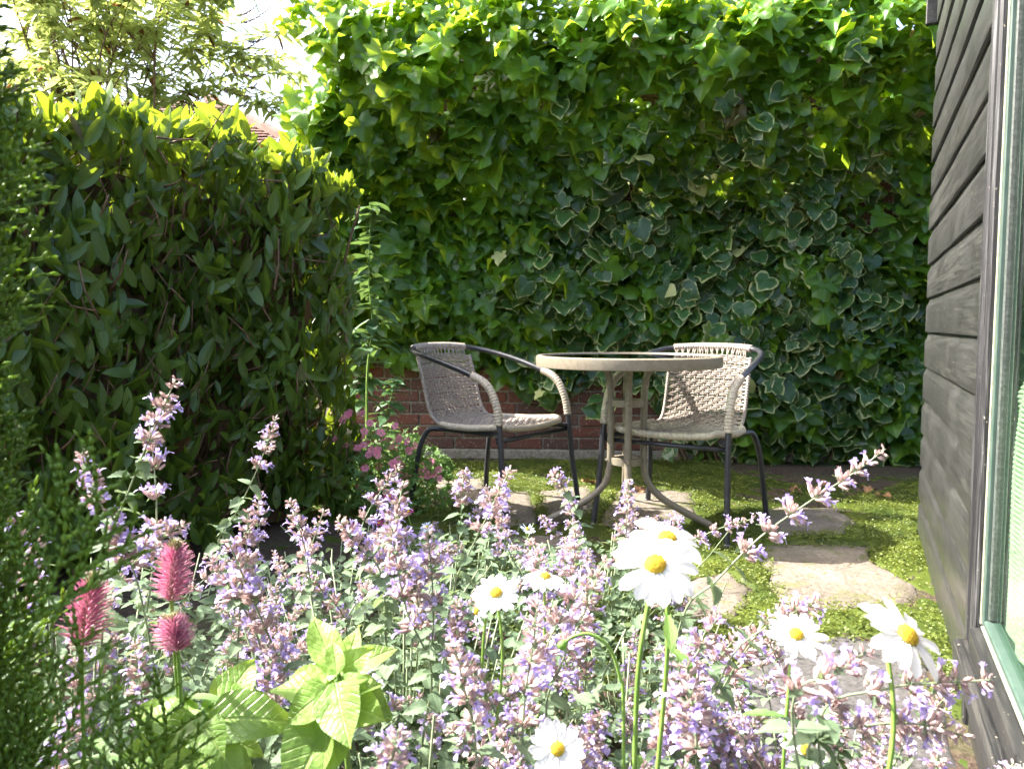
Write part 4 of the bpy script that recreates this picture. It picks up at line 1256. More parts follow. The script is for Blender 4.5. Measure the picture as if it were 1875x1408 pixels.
# ------------------------------------------------------------------ conifer close to the lens
con = thing('conifer', 'feathery green cypress conifer close by at the picture edge', 'conifer', (0, 0, 0))
def spray_mesh(seed):
    r = random.Random(seed)
    mb = MB()
    def seg(a, b, r0):
        d = (b - a); L = d.length; d.normalize()
        x = d.cross(Vector((0, 1, 0.2))).normalized(); y = d.cross(x)
        nseg = max(1, int(L / 0.0065)); rr = r.random()
        for i in range(nseg):                                    # overlapping scales
            p = a + d * (L * i / nseg); q = a + d * (L * (i + 1.25) / nseg)
            w_ = r0 * (1.0 - 0.4 * i / nseg)
            mb.add([p - x * w_ * 0.5, p + x * w_ * 0.5, p + d * L / nseg * 0.7 + x * w_, q, p + d * L / nseg * 0.7 - x * w_, p + d * L / nseg * 0.6 + y * w_ * 0.8, p + d * L / nseg * 0.6 - y * w_ * 0.8],
                   [(0, 1, 2, 5), (0, 5, 4), (5, 2, 3), (5, 3, 4), (1, 0, 6, 2), (0, 4, 6), (6, 3, 2), (6, 4, 3)], 0, [(0.5, 0.5, 0.5, rr)] * 7)
    L = 0.15
    def P(t): return Vector((0.012 * math.sin(t * 3 + seed), 0.01 * math.sin(t * 4 + seed * 2), L * t))
    for i in range(8): seg(P(i / 8), P((i + 1) / 8), 0.0026)
    for i in range(13):
        t = 0.06 + 0.88 * i / 13
        s = 1 if i % 2 else -1
        bl = 0.055 * (1.05 - t) + 0.012
        d = Vector((s * 0.75, r.uniform(-0.35, 0.35), 0.75)).normalized()
        e = P(t) + d * bl
        seg(P(t), e, 0.0020)
        for k in range(int(bl / 0.011)):
            q = P(t).lerp(e, 0.2 + 0.75 * k / max(1, int(bl / 0.011)))
            d2 = (d + Vector((-s * 0.7 * (1 if k % 2 else -1), r.uniform(-0.3, 0.3), 0.3))).normalized()
            seg(q, q + d2 * bl * r.uniform(0.22, 0.4), 0.0016)
    return mb
sprays = [spray_mesh(s) for s in range(5)]
spray_me = [s.mesh('spray', M['conifer'], True, True) for s in sprays]
CCX, CCY = -0.575, 0.57
tk = MB(); tk.tube([(CCX, CCY, 0), (CCX + 0.01, CCY, 0.7), (CCX, CCY, 1.5)], 0.02, 8, rfun=lambda t: 0.028 - 0.02 * t); tk.build('trunk', M['twig'], con)
def con_r(z): return float(np.interp(z, [0, 0.3, 0.55, 0.8, 1.1, 1.5], [0.158, 0.158, 0.152, 0.138, 0.128, 0.13]))
cands = []
for i in range(1150):
    z = random.uniform(0.05, 1.6); a = random.uniform(0, 2 * PI)
    rr = con_r(z) * random.uniform(0.68, 1.0)
    p = Vector((CCX + rr * math.cos(a), CCY + rr * math.sin(a), z - 0.10))
    d = Vector((math.cos(a) * 0.32 + random.gauss(0, 0.16), math.sin(a) * 0.32 + random.gauss(0, 0.16), 1)).normalized()
    # flat spray stands edge-on or broadside, roughly radial
    x = Vector((math.cos(a + random.gauss(0, 0.7)), math.sin(a + random.gauss(0, 0.7)), 0)); x = (x - d * x.dot(d)).normalized(); y = d.cross(x)
    s = random.uniform(0.65, 1.15)
    m4 = Matrix(((x.x * s, y.x * s, d.x * s, p.x), (x.y * s, y.y * s, d.y * s, p.y), (x.z * s, y.z * s, d.z * s, p.z), (0, 0, 0, 1)))
    vis = (math.cos(a) > -0.2) * rr / con_r(z)
    cands.append((vis, i, m4))
for px, py, Yd in ((100, 860, 0.52), (160, 830, 0.55), (235, 1330, 0.60), (250, 1250, 0.62), (205, 1290, 0.55), (130, 1150, 0.55)):
    tipp = at(px, py, Yd); d = Vector((0.25, 0, 1)).normalized() if px < 220 else Vector((0.03, 0, 1)).normalized()
    p = tipp - d * 0.13
    x = Vector((1, 0, -0.25)).normalized(); y = d.cross(x)
    m4 = Matrix(((x.x, y.x, d.x, p.x), (x.y, y.y, d.y, p.y), (x.z, y.z, d.z, p.z), (0, 0, 0, 1)))
    cands.append((9, 5000 + px, m4))
cands.sort(key=lambda c: (-c[0], c[1]))
cf = MB()
for j, (vis, i, m4) in enumerate(cands):
    if j < 290:
        o = obj('spray', spray_me[i % 5], con); o.matrix_basis = m4
    else:
        sp = sprays[i % 5]
        cf.add([m4 @ Vector(v) for v in sp.v], sp.f, 0, sp.lf)
tag(cf.build('foliage', M['conifer'], con, leaf=True), kind='stuff')
rebase(con, (CCX, CCY, 0))

# ------------------------------------------------------------------ catmint
def floret_template(seed, open_):
    r = random.Random(seed)
    mb = MB()                                                       # points along +y, up is +z
    L = 0.0100
    rings = [(0.0, 0.0009), (0.25, 0.0020), (0.75, 0.0025), (1.0, 0.0021)]
    vs, fs = [], []
    for t, rr in rings:
        for k in range(5):
            a = 2 * PI * k / 5
            vs.append((rr * math.cos(a), L * t, rr * math.sin(a)))
    for i in range(3):
        for k in range(5): fs.append((i * 5 + k, i * 5 + (k + 1) % 5, (i + 1) * 5 + (k + 1) % 5, (i + 1) * 5 + k))
    for k in range(5):                                              # pointed teeth
        a = 2 * PI * (k + 0.5) / 5
        vs.append((0.0022 * math.cos(a), L * 1.32, 0.0022 * math.sin(a))); fs.append((15 + k, 15 + (k + 1) % 5, 20 + k))
    mb.add(vs, fs, 0)
    if open_:
        T = 0.0055 + r.uniform(0, 0.002); y0 = L * 0.9
        vs, fs = [], []
        for t, rr in ((0, 0.0011), (0.6, 0.0015), (1.0, 0.0024)):
            for k in range(5):
                a = 2 * PI * k / 5 + 0.3
                vs.append((rr * math.cos(a), y0 + T * t, rr * math.sin(a) + 0.0012 * t))
        for i in range(2):
            for k in range(5): fs.append((i * 5 + k, i * 5 + (k + 1) % 5, (i + 1) * 5 + (k + 1) % 5, (i + 1) * 5 + k))
        ye, ze = y0 + T, 0.0012
        o = len(vs)                                                 # upper hood, two lobes
        for s in (-1, 1):
            b = len(vs)
            vs += [(0, ye - 0.0005, ze + 0.0018), (s * 0.0022, ye - 0.0005, ze + 0.0012), (s * 0.0028, ye + 0.0022, ze + 0.0036), (s * 0.0010, ye + 0.0030, ze + 0.0044), (0, ye + 0.0020, ze + 0.0036)]
            fs.append((b, b + 1, b + 2, b + 3, b + 4))
        b = len(vs)                                                 # broad lower lip, hanging, and side lobes
        vs += [(-0.0016, ye - 0.0004, ze - 0.0016), (0.0016, ye - 0.0004, ze - 0.0016), (0.0024, ye + 0.0024, ze - 0.0030), (0.0036, ye + 0.0042, ze - 0.0052), (0.0020, ye + 0.0050, ze - 0.0078),
               (0.0, ye + 0.0042, ze - 0.0070), (-0.0020, ye + 0.0050, ze - 0.0078), (-0.0036, ye + 0.0042, ze - 0.0052), (-0.0024, ye + 0.0024, ze - 0.0030)]
        fs += [(b, b + 1, b + 2, b + 8), (b + 8, b + 2, b + 3, b + 5), (b + 8, b + 5, b + 7), (b + 3, b + 4, b + 5), (b + 5, b + 6, b + 7)]
        for s in (-1, 1):
            b = len(vs)
            vs += [(s * 0.0018, ye - 0.0004, ze + 0.0006), (s * 0.0020, ye - 0.0004, ze - 0.0012), (s * 0.0046, ye + 0.0014, ze - 0.0012), (s * 0.0048, ye + 0.0016, ze + 0.0006)]
            fs.append((b, b + 1, b + 2, b + 3))
        mb.add(vs, fs, 1)
    return mb
FLO = [floret_template(s, s % 5 < 2) for s in range(10)]
prof_m = lambda t: (math.sin(PI * min(1, 0.06 + 0.94 * t) ** 0.62) ** 0.8 if 0 < t < 1 else (0.12 if t == 0 else 0.0))
mint_t = [blade(prof_m, 12, 0.30, 0.16, -0.25 + 0.1 * (s % 3), 0.02, 5, 0.10, s) for s in range(5)]
def frame_at(pts, i):
    t = (pts[min(i + 1, len(pts) - 1)] - pts[max(i - 1, 0)]).normalized()
    a = Vector((1, 0, 0)) if abs(t.x) < 0.8 else Vector((0, 1, 0))
    x = (a - t * a.dot(t)).normalized()
    return t, x, t.cross(x)
def gen_spike(path, flen, rnd, dens=1.0, leaf_size=0.030, fscale=1.0):
    """stem, leaves and blossoms of one catmint stem along a path; the last flen metres flower"""
    pts = resample(catmull(path, 6), 0.006)
    n = len(pts); total = 0.006 * (n - 1)
    st = MB(); st.tube(pts, 0.0019, 5, rfun=lambda t: 0.0024 - 0.0014 * t)
    fl = MB()
    LP, LN, LT, LS = [], [], [], []
    s = total - 0.003; gap = 0.009; k = 0
    start = total - flen
    ang0 = rnd.uniform(0, 6.28)
    while s > start:
        i = min(n - 1, int(s / 0.006)); t, x, y = frame_at(pts, i)
        frac = (total - s) / flen
        nf = int((4 + 12 * min(1, frac * 2.2)) * dens)
        rad = 0.0022 + 0.0065 * min(1, frac * 2.0)
        for q in range(nf):
            a = ang0 + 2 * PI * q / max(1, nf) + rnd.uniform(-0.3, 0.3)
            rd = x * math.cos(a) + y * math.sin(a)
            lift = rnd.uniform(0.15, 0.95)
            d = (rd + t * lift).normalized()
            sc = fscale * rnd.uniform(0.75, 1.15) * (0.55 + 0.45 * min(1, frac * 3.0))
            p = pts[i] + rd * rad * rnd.uniform(0.2, 1.0) + t * rnd.uniform(-0.006, 0.006)
            up = Vector((0, 0, 1)) - d * d.z
            up = up.normalized() if up.length > 0.05 else t
            xx = d.cross(up)
            f = FLO[rnd.randint(0, 9) if frac > 0.06 else rnd.choice((2, 3, 4, 7, 8, 9))]
            fl.v_off = len(fl.v)
            vs = [p + (xx * v[0] + d * v[1] + up * v[2]) * sc for v in f.v]
            o = len(fl.v); fl.v += [tuple(v) for v in vs]
            fl.f += [tuple(j + o for j in ff) for ff in f.f]; fl.m += f.m
        if frac > 0.12:
            for sg in (1, -1):
                a = ang0 + rnd.uniform(-0.2, 0.2); rd = (x * math.cos(a) + y * math.sin(a)) * sg
                LP.append(pts[i]); LT.append(rd + Vector((0, 0, 0.15))); LN.append(t + rd * 0.2); LS.append(leaf_size * (0.35 + 0.35 * frac))
        ang0 += PI / 2
        s -= gap; gap = min(0.040, gap * 1.34 + 0.001); k += 1
    s = start - 0.012
    while s > 0.03:
        i = int(s / 0.006); t, x, y = frame_at(pts, i)
        for sg in (1, -1):
            a = ang0 + rnd.uniform(-0.25, 0.25); rd = (x * math.cos(a) + y * math.sin(a)) * sg
            LP.append(pts[i] + rd * 0.004); LT.append(rd + t * 0.25 + Vector((0, 0, -0.1))); LN.append(t + rd * 0.1 + Vector((rnd.gauss(0, 0.2), rnd.gauss(0, 0.2), 0)))
            LS.append(leaf_size * rnd.uniform(0.8, 1.25))
        if rnd.random() < 0.5:                                      # little tuft in the axil
            for q in range(3):
                LP.append(pts[i]); LT.append(Vector((rnd.gauss(0, 1), rnd.gauss(0, 1), 0.5))); LN.append(Vector((rnd.gauss(0, 0.4), rnd.gauss(0, 0.4), 1))); LS.append(leaf_size * 0.5)
        ang0 += PI / 2
        s -= rnd.uniform(0.026, 0.042)
    nl = len(LP)
    R_ = basis(np.array([tuple(v) for v in LN]), np.array([tuple(v) for v in LT]))
    V, F, L_ = scatter_data(mint_t, RNG.integers(0, 5, nl), R_, np.array(LS), np.array([tuple(v) for v in LP]))
    return (st.mesh('flower_spike', M['mint_stem']), mesh('leaves', V, F, M['mint_leaf'], None, L_), mesh('blossoms', fl.v, fl.f, [M['calyx'], M['petal']], fl.m, smooth=False))
srnd = random.Random(5)
SPIKES = []
for k in range(14):
    bx, by = srnd.uniform(-0.08, 0.08), srnd.uniform(-0.08, 0.08)
    L = 0.46
    SPIKES.append(gen_spike([(0, 0, 0), (bx, by, L * 0.35), (bx * 1.4, by * 1.4, L * 0.7), (bx * 0.6, by * 0.6, L)], srnd.uniform(0.10, 0.21), srnd, srnd.uniform(0.85, 1.15), 0.030, srnd.uniform(1.0, 1.25)))
def add_spike(parent, meshes, m4):
    a = obj('flower_spike', meshes[0], parent); a.matrix_basis = m4
    obj('leaves', meshes[1], a); obj('blossoms', meshes[2], a)
    return a
def spike_between(parent, base, tip, var=None):
    d = tip - base; L = d.length; d.normalize()
    a = random.uniform(0, 6.28)
    x = Vector((math.cos(a), math.sin(a), 0)); x = (x - d * x.dot(d)).normalized(); y = d.cross(x)
    s = L / 0.46; w_ = min(1.25, max(0.85, s))
    off = base - parent.location
    m4 = Matrix(((x.x * w_, y.x * w_, d.x * s, off.x), (x.y * w_, y.y * w_, d.y * s, off.y), (x.z * w_, y.z * w_, d.z * s, off.z), (0, 0, 0, 1)))
    return add_spike(parent, SPIKES[var if var is not None else random.randrange(14)], m4)
def low_leaves(parent, r, h, n, dens_top=0.8):
    """the leafy mound under the flower stems"""
    a = RNG.uniform(0, 2 * PI, n); rr = r * np.sqrt(RNG.random(n)); z = h * RNG.random(n) ** dens_top * (1 - 0.45 * (rr / r) ** 2)
    P = np.stack([rr * np.cos(a), rr * np.sin(a), z + 0.01], 1)
    nr = np.stack([rn(n, 0.4), rn(n, 0.4) - 0.15, np.ones(n)], 1)
    tp_ = np.stack([np.cos(a) + rn(n, 0.6), np.sin(a) + rn(n, 0.6), 0.1 + rn(n, 0.3)], 1)
    R_ = basis(nr, tp_)
    V, F, L_ = scatter_data(mint_t, RNG.integers(0, 5, n), R_, RNG.uniform(0.018, 0.038, n), P)
    tag(obj('foliage', mesh('foliage', V, F, M['mint_leaf'], None, L_), parent), kind='stuff')
    sm = MB()
    for i in range(int(r * 160)):
        q = Vector((random.gauss(0, r * 0.4), random.gauss(0, r * 0.4), 0)); e = q * 1.5 + Vector((0, 0, h * random.uniform(0.6, 1.0)))
        sm.tube([q * 0.6, q.lerp(e, 0.5) + Vector((0, 0, 0.03)), e], 0.0016, 4)
    tag(sm.build('stems', M['mint_stem'], parent), kind='stuff')
# centre x, y, radius, tip height lo..hi, spikes, leaves, label
CLUMPS = [
    (-0.80, 1.32, 0.32, 0.44, 0.64, 26, 900, 'catmint clump in front of the hedge, beside the conifer'),
    (-0.45, 1.72, 0.32, 0.36, 0.54, 28, 1150, 'catmint clump with dark green leaves at the shaded foot of the hedge end'),
    (-0.14, 2.15, 0.30, 0.28, 0.44, 28, 800, 'shaded violet catmint clump just in front of the side-on wicker chair'),
    (0.22, 2.02, 0.26, 0.28, 0.46, 28, 560, 'shaded violet catmint clump in front of the table legs'),
    (-0.20, 1.30, 0.26, 0.44, 0.62, 34, 480, 'tall catmint clump rising before the side-on chair, behind the lime leaves'),
    (0.12, 1.05, 0.22, 0.36, 0.50, 28, 480, 'dense catmint clump around the stems of the two overlapping daisies'),
    (0.42, 1.02, 0.20, 0.30, 0.44, 24, 420, 'catmint clump beside the flat stepping stones, below the upright small daisy'),
    (-0.02, 0.80, 0.17, 0.32, 0.44, 24, 320, 'catmint clump around the open daisy at the bottom of the picture'),
    (0.44, 0.78, 0.16, 0.28, 0.43, 24, 280, 'catmint clump reaching towards the shed sill with purple tips'),
    (-0.45, 1.10, 0.26, 0.36, 0.48, 24, 800, 'catmint clump behind the crimson clover heads'),
    (-0.20, 0.72, 0.13, 0.26, 0.36, 12, 220, 'low catmint clump under the lime green leaves'),
    (0.24, 1.50, 0.22, 0.26, 0.38, 16, 460, 'catmint clump behind the two overlapping daisies, mostly grey green leaves'),
]
clump_o = []
for (cx, cy, r, h0, h1, ns, nl, lab) in CLUMPS:
    t = thing('catmint', lab, 'catmint', (cx, cy, 0), 0, 'catmint in the flower bed')
    clump_o.append(t)
    low_leaves(t, r * 1.1, h0 * 0.85, nl)
    for k in range(int(ns * (1.05 if cy < 1.1 else 0.56))):
        a = random.uniform(0, 2 * PI); q = math.sqrt(random.random())
        b0 = Vector((cx + r * 0.35 * q * math.cos(a), cy + r * 0.35 * q * math.sin(a), 0))
        h = random.uniform(h0 * 0.70, h1 * 1.04) * (1.22 if random.random() < 0.14 else 1.0)
        lean = random.uniform(0.8, 1.7)
        tip = Vector((cx + r * lean * q * math.cos(a) + random.gauss(0, 0.04), cy + r * min(lean, 1.2) * q * math.sin(a) + random.gauss(0, 0.03), h * (1 - 0.22 * q * lean)))
        spike_between(t, b0, tip)
def hero(ci, pxs, flen, dens=1.1, fscale=1.0, leaf=0.034, ground_lean=0.06):
    """a stem that stands out in the photograph: points given tip first as (px, py, distance)"""
    t = clump_o[ci]
    pts = [at(*p) for p in pxs][::-1]
    b = pts[0]
    c = Vector((CLUMPS[ci][0], CLUMPS[ci][1], 0))
    foot = b.lerp(c, 0.5); foot.z = 0
    path = [foot, foot.lerp(b, 0.5) + Vector((0, 0, 0.04))] + pts
    ms = gen_spike([p - t.location for p in path], flen, srnd, dens, leaf, fscale)
    add_spike(t, ms, Matrix.Identity(4))
HEROES = [
    (0, [(322, 695, 1.15), (275, 800, 1.16), (235, 900, 1.18), (200, 1000, 1.2)], 0.13),
    (0, [(150, 830, 1.0), (170, 900, 1.02), (200, 980, 1.05)], 0.10),
    (1, [(505, 765, 1.55), (475, 850, 1.56), (435, 935, 1.58), (400, 1000, 1.6)], 0.14),
    (1, [(530, 915, 1.35), (555, 990, 1.36), (570, 1080, 1.38)], 0.12),
    (0, [(340, 960, 1.15), (260, 1000, 1.15), (200, 1040, 1.15)], 0.10),
    (4, [(935, 858, 1.15), (900, 930, 1.16), (860, 1010, 1.17), (830, 1080, 1.18)], 0.14),
    (4, [(715, 945, 1.0), (725, 1020, 1.0), (745, 1120, 1.0), (790, 1230, 1.0)], 0.17),
    (4, [(618, 950, 1.2), (660, 1005, 1.2), (700, 1060, 1.2)], 0.07),
    (4, [(850, 860, 1.6), (845, 930, 1.6), (840, 1000, 1.6)], 0.08),
    (3, [(1150, 880, 1.75), (1148, 950, 1.76), (1140, 1030, 1.78)], 0.13),
    (3, [(1010, 862, 1.85), (1035, 900, 1.86), (1060, 950, 1.87)], 0.05),
    (3, [(1240, 945, 1.7), (1225, 985, 1.7), (1200, 1040, 1.72)], 0.05),
    (5, [(1100, 1040, 0.95), (1070, 1120, 0.95), (1030, 1210, 0.95), (1000, 1300, 0.96)], 0.17),
    (5, [(1500, 1100, 0.92), (1400, 1150, 0.93), (1330, 1220, 0.94)], 0.06),
    (5, [(1622, 822, 1.0), (1560, 868, 1.0), (1480, 920, 1.0), (1390, 985, 1.0), (1310, 1065, 1.0), (1250, 1130, 1.02)], 0.235),
    (8, [(1815, 1245, 0.72), (1720, 1250, 0.73), (1620, 1262, 0.74), (1500, 1320, 0.75)], 0.15),
    (8, [(1775, 1350, 0.74), (1680, 1325, 0.74), (1580, 1330, 0.75), (1480, 1370, 0.76)], 0.14),
    (8, [(1590, 1190, 0.66), (1530, 1235, 0.66), (1450, 1300, 0.67)], 0.10),
    (6, [(1320, 1120, 0.95), (1280, 1190, 0.95), (1240, 1270, 0.95)], 0.12),
    (7, [(985, 1100, 0.85), (975, 1190, 0.85), (960, 1290, 0.86)], 0.16),
    (7, [(830, 1170, 0.85), (850, 1260, 0.85), (870, 1350, 0.86)], 0.12),
    (10, [(730, 1335, 0.66), (715, 1400, 0.66), (700, 1460, 0.67)], 0.08),
    (9, [(455, 935, 1.1), (450, 1020, 1.1), (440, 1110, 1.1)], 0.12),
    (9, [(200, 930, 1.0), (230, 1010, 1.0), (260, 1100, 1.0)], 0.10),
]
for ci, pxs, fl_ in HEROES: hero(ci, pxs, fl_, fscale=1.12)

# ------------------------------------------------------------------ daisies: stem, head, each petal
def petal_mesh(name, mat, L, wd, droop, seed, notch=True):
    r = random.Random(seed)
    prof = lambda t: float(np.interp(t, [0, 0.12, 0.45, 0.8, 0.94, 1.0], [0.30, 0.55, 0.95, 1.0, 0.75, 0.35]))
    vs, fs = [], []
    rows, cols = 8, 5
    for i in range(rows + 1):
        t = i / rows
        for k in range(cols):
            c = -1 + 2 * k / (cols - 1)
            x = c * prof(t) * wd * 0.5
            y = t * L
            if i == rows and notch: y -= (0.05 * L if k in (0, 4) else (0.025 * L if k == 2 else 0))
            z = droop * L * t * t + 0.06 * wd * math.cos(c * PI * 1.5) + r.uniform(-0.01, 0.01) * L * t + 0.10 * wd * c * c
            vs.append((x, y, z))
    for i in range(rows):
        for k in range(cols - 1):
            a = i * cols + k; fs.append((a, a + 1, a + 1 + cols, a + cols))
    mb = MB(); mb.add(vs, fs)
    return mb.mesh(name, mat)
def disc_mesh(name, r, h, mat):
    mb = MB()
    prof = [(r * math.cos(a), h * math.sin(a) - h * 0.1) for a in np.linspace(-0.35, PI / 2 - 0.03, 7)]
    mb.lathe(prof, 20)
    for i in range(150):                                    # little disc florets
        q = math.sqrt((i + 0.5) / 150); a = i * 2.39996
        p = Vector((r * 0.97 * q * math.cos(a), r * 0.97 * q * math.sin(a), h * math.sqrt(max(0, 1 - q * q)) - h * 0.1))
        e = p + Vector((p.x * 0.12, p.y * 0.12, r * 0.10))
        s = r * 0.055
        mb.add([p + Vector((s, 0, 0)), p + Vector((-s * 0.5, s * 0.87, 0)), p + Vector((-s * 0.5, -s * 0.87, 0)), e], [(0, 1, 3), (1, 2, 3), (2, 0, 3)])
    return mb.mesh(name, mat)
DROOPS = [-0.35, -0.12, 0.05]
PET = {}
def daisy(name, label, cat, head, diam, normal, base, mats=('white_petal', 'daisy_disc'), npet=19, droop=0, wd=0.30, group=None, bend=None, stem_r=0.0022, leaves=2, discf=0.235):
    """head: centre of the flower; normal: the way it faces; base: foot of the stem"""
    base = Vector(base); head = Vector(head); normal = Vector(normal).normalized()
    t = thing(name, label, cat, base, 0, group)
    h = head - base
    pts = catmull([Vector((0, 0, 0)), h * 0.35 + Vector((random.uniform(-0.015, 0.015), 0, 0.02)), (bend if bend is not None else h * 0.75 + Vector((random.uniform(-0.01, 0.01), 0, 0.02))), h - normal * diam * 0.30, h - normal * diam * 0.05], 8)
    s = MB(); s.tube(pts, stem_r, 7, rfun=lambda u: stem_r * (1.15 - 0.3 * u)); s.build('stem', M['green_stem'], t)
    L = diam * 0.5 * 0.80
    key = (mats, round(diam, 3), droop, wd)
    if key not in PET:
        PET[key] = ([petal_mesh('petal', M[mats[0]], L, L * wd * 1.15, DROOPS[droop] + 0.06 * k, k) for k in range(4)],
                    disc_mesh('flower_head', diam * discf * 0.5 * 1.05, diam * 0.075, M[mats[1]]))
    pm, dm = PET[key]
    q = normal.to_track_quat('Z', 'Y').to_matrix().to_4x4(); q.translation = h
    hd = obj('flower_head', dm, t); hd.matrix_basis = q
    cal = MB(); cal.lathe([(0.0001, -diam * 0.075), (diam * 0.07, -diam * 0.06), (diam * 0.13, -diam * 0.02), (diam * 0.12, -diam * 0.004), (0.0001, -diam * 0.006)], 12)
    c_ = cal.build('calyx', M['green_stem'], hd)
    for k in range(npet):
        a = 2 * PI * k / npet + random.uniform(-0.07, 0.07)
        if random.random() < 0.05: continue
        s_ = random.uniform(0.86, 1.08)
        tilt = random.uniform(-0.22, 0.16)
        rr = diam * discf * 0.5 * 0.82
        m4 = Matrix.Translation((rr * math.cos(a), rr * math.sin(a), (-0.0025 if k % 2 else -0.0012) + random.uniform(-0.0006, 0.0006))) @ Matrix.Rotation(a - PI / 2, 4, 'Z') @ Matrix.Rotation(tilt, 4, 'X') @ Matrix.Scale(s_, 4)
        o = obj('petal', pm[k % 4], hd); o.matrix_basis = m4
    if leaves:
        for k in range(leaves):
            i = int(len(pts) * random.uniform(0.2, 0.55)); a = random.uniform(0, 6.28)
            R_ = basis(np.array([[0, -0.2, 1.0]]), np.array([[math.cos(a), math.sin(a), 0.5]]))
            leaf_objects('leaf', [DAISY_LEAF], [0], R_, np.array([random.uniform(0.04, 0.06)]), np.array([tuple(pts[i])]), t)
    return t
prof_d = lambda t: float(np.interp(t, [0, 0.1, 0.6, 0.9, 1], [0.5, 0.4, 1.0, 0.6, 0]))
dv, df, dl = blade(prof_d, 10, 0.14, 0.2, -0.25, 0.0, 5, 0.12, 3)
DAISY_LEAF = mesh('leaf', dv, df, M['daisy_leaf'], None, dl)
def foot(px, py, Y, dx=0.0, dy=0.0):
    p = at(px, py, Y); return (p.x + dx, p.y + dy, 0)
G = 'white ox-eye daisies in the flower bed'
daisy('daisy', 'big white daisy, lower of the overlapping pair, facing the camera on a long stem', 'daisy', at(1200, 1032, 0.80), 0.094, (-0.05, -0.62, 0.78), foot(1160, 1300, 0.80, -0.02), group=G, wd=0.36, npet=18, stem_r=0.0028)
daisy('daisy', 'big white daisy, upper of the overlapping pair in front of the table leg', 'daisy', at(1222, 985, 0.87), 0.092, (0.12, -0.42, 0.9), foot(1190, 1330, 0.87), group=G, wd=0.36, npet=18, stem_r=0.0028)
daisy('daisy', 'white daisy with orange yellow centre, standing before the side-on chair', 'daisy', at(908, 1084, 0.98), 0.068, (-0.08, -0.50, 0.86), foot(905, 1200, 0.98, 0.01), group=G, droop=1)
daisy('daisy', 'white daisy seen edge-on with drooping petals, near the table foot', 'daisy', at(998, 1054, 1.06), 0.064, (0.05, -0.16, 0.98), foot(995, 1180, 1.06), group=G, droop=0)
daisy('daisy', 'small half closed daisy turned sideways under a larger daisy', 'daisy', at(872, 1118, 1.0), 0.045, (-0.9, -0.35, 0.1), foot(900, 1230, 1.0, 0.01), group=G, npet=11, droop=0, leaves=0, bend=None)
daisy('daisy', 'flat open daisy at the very bottom of the picture, facing up', 'daisy', at(1021, 1370, 0.80), 0.064, (0.0, -0.75, 0.66), foot(1025, 1408, 0.80, 0.02, 0.03), group=G, droop=2, npet=20)
daisy('daisy', 'white daisy in front of the stepping stones, on a slanting stem', 'daisy', at(1458, 1160, 0.86), 0.068, (0.03, -0.48, 0.88), foot(1400, 1330, 0.86), group=G, droop=1)
daisy('daisy', 'big tilted white daisy nearest the black shed boards', 'daisy', at(1662, 1162, 0.72), 0.092, (0.40, -0.50, 0.77), foot(1560, 1300, 0.72, -0.01), group=G, wd=0.36, npet=17, droop=0, stem_r=0.0026)
daisy('daisy', 'small daisy with few petals low among the catmint below the stone slab', 'daisy', at(1476, 1372, 0.80), 0.050, (0.05, -0.70, 0.70), foot(1470, 1408, 0.80, 0.0, 0.04), group=G, npet=11, droop=1)
daisy('aster', 'pale blue aster beside the leg of the side-on chair', 'aster', at(781, 964, 2.3), 0.042, (-0.1, -0.6, 0.75), foot(778, 1000, 2.3), mats=('pale_blue', 'daisy_disc'), group='small asters', npet=20, droop=1, wd=0.2)
daisy('aster', 'pale blue aster seen edge-on behind the white daisies', 'aster', at(966, 968, 2.0), 0.045, (0.25, -0.3, 0.9), foot(960, 1010, 2.0), mats=('pale_blue', 'daisy_disc'), group='small asters', npet=22, droop=2, wd=0.18)
for (px, py, sz_, lab) in ((713, 908, 0.05, 'magenta aster under the pink geranium flowers, highest of four'), (748, 936, 0.045, 'deep magenta aster by the chair leg, below the geranium'),
                           (650, 962, 0.042, 'magenta pink aster under the geranium, near the hedge foot'), (694, 957, 0.040, 'magenta aster between the catmint tips and the geranium')):
    daisy('aster', lab, 'aster', at(px, py, 2.75), sz_, (random.uniform(-0.3, 0.3), -0.35, 0.9), foot(px, py + 20, 2.75), mats=('magenta', 'daisy_disc'), group='small asters', npet=22, droop=2, wd=0.2)
# bud on a hooked stem
hk = thing('daisy_bud', 'hooked green daisy stem with a nodding bud among the catmint', 'flower bud', foot(1145, 1330, 0.82))
hb = Vector(hk.location)
pts = catmull([Vector((0, 0, 0))] + [at(px, py, Y) - hb for px, py, Y in ((1142, 1330, 0.82), (1135, 1240, 0.82), (1115, 1185, 0.82), (1080, 1161, 0.82), (1050, 1165, 0.82), (1036, 1175, 0.82))], 8)
s = MB(); s.tube(pts, 0.002, 6); s.build('stem', M['green_stem'], hk)
s = MB(); e = pts[-1]; d = (pts[-1] - pts[-4]).normalized()
s.tube([e - d * 0.002, e + d * 0.003, e + d * 0.007, e + d * 0.010], 0.005, 8, rfun=lambda u: 0.0022 + 0.0036 * math.sin(PI * min(1, u * 0.9))); s.build('bud', M['daisy_leaf'], hk, leaf=True)

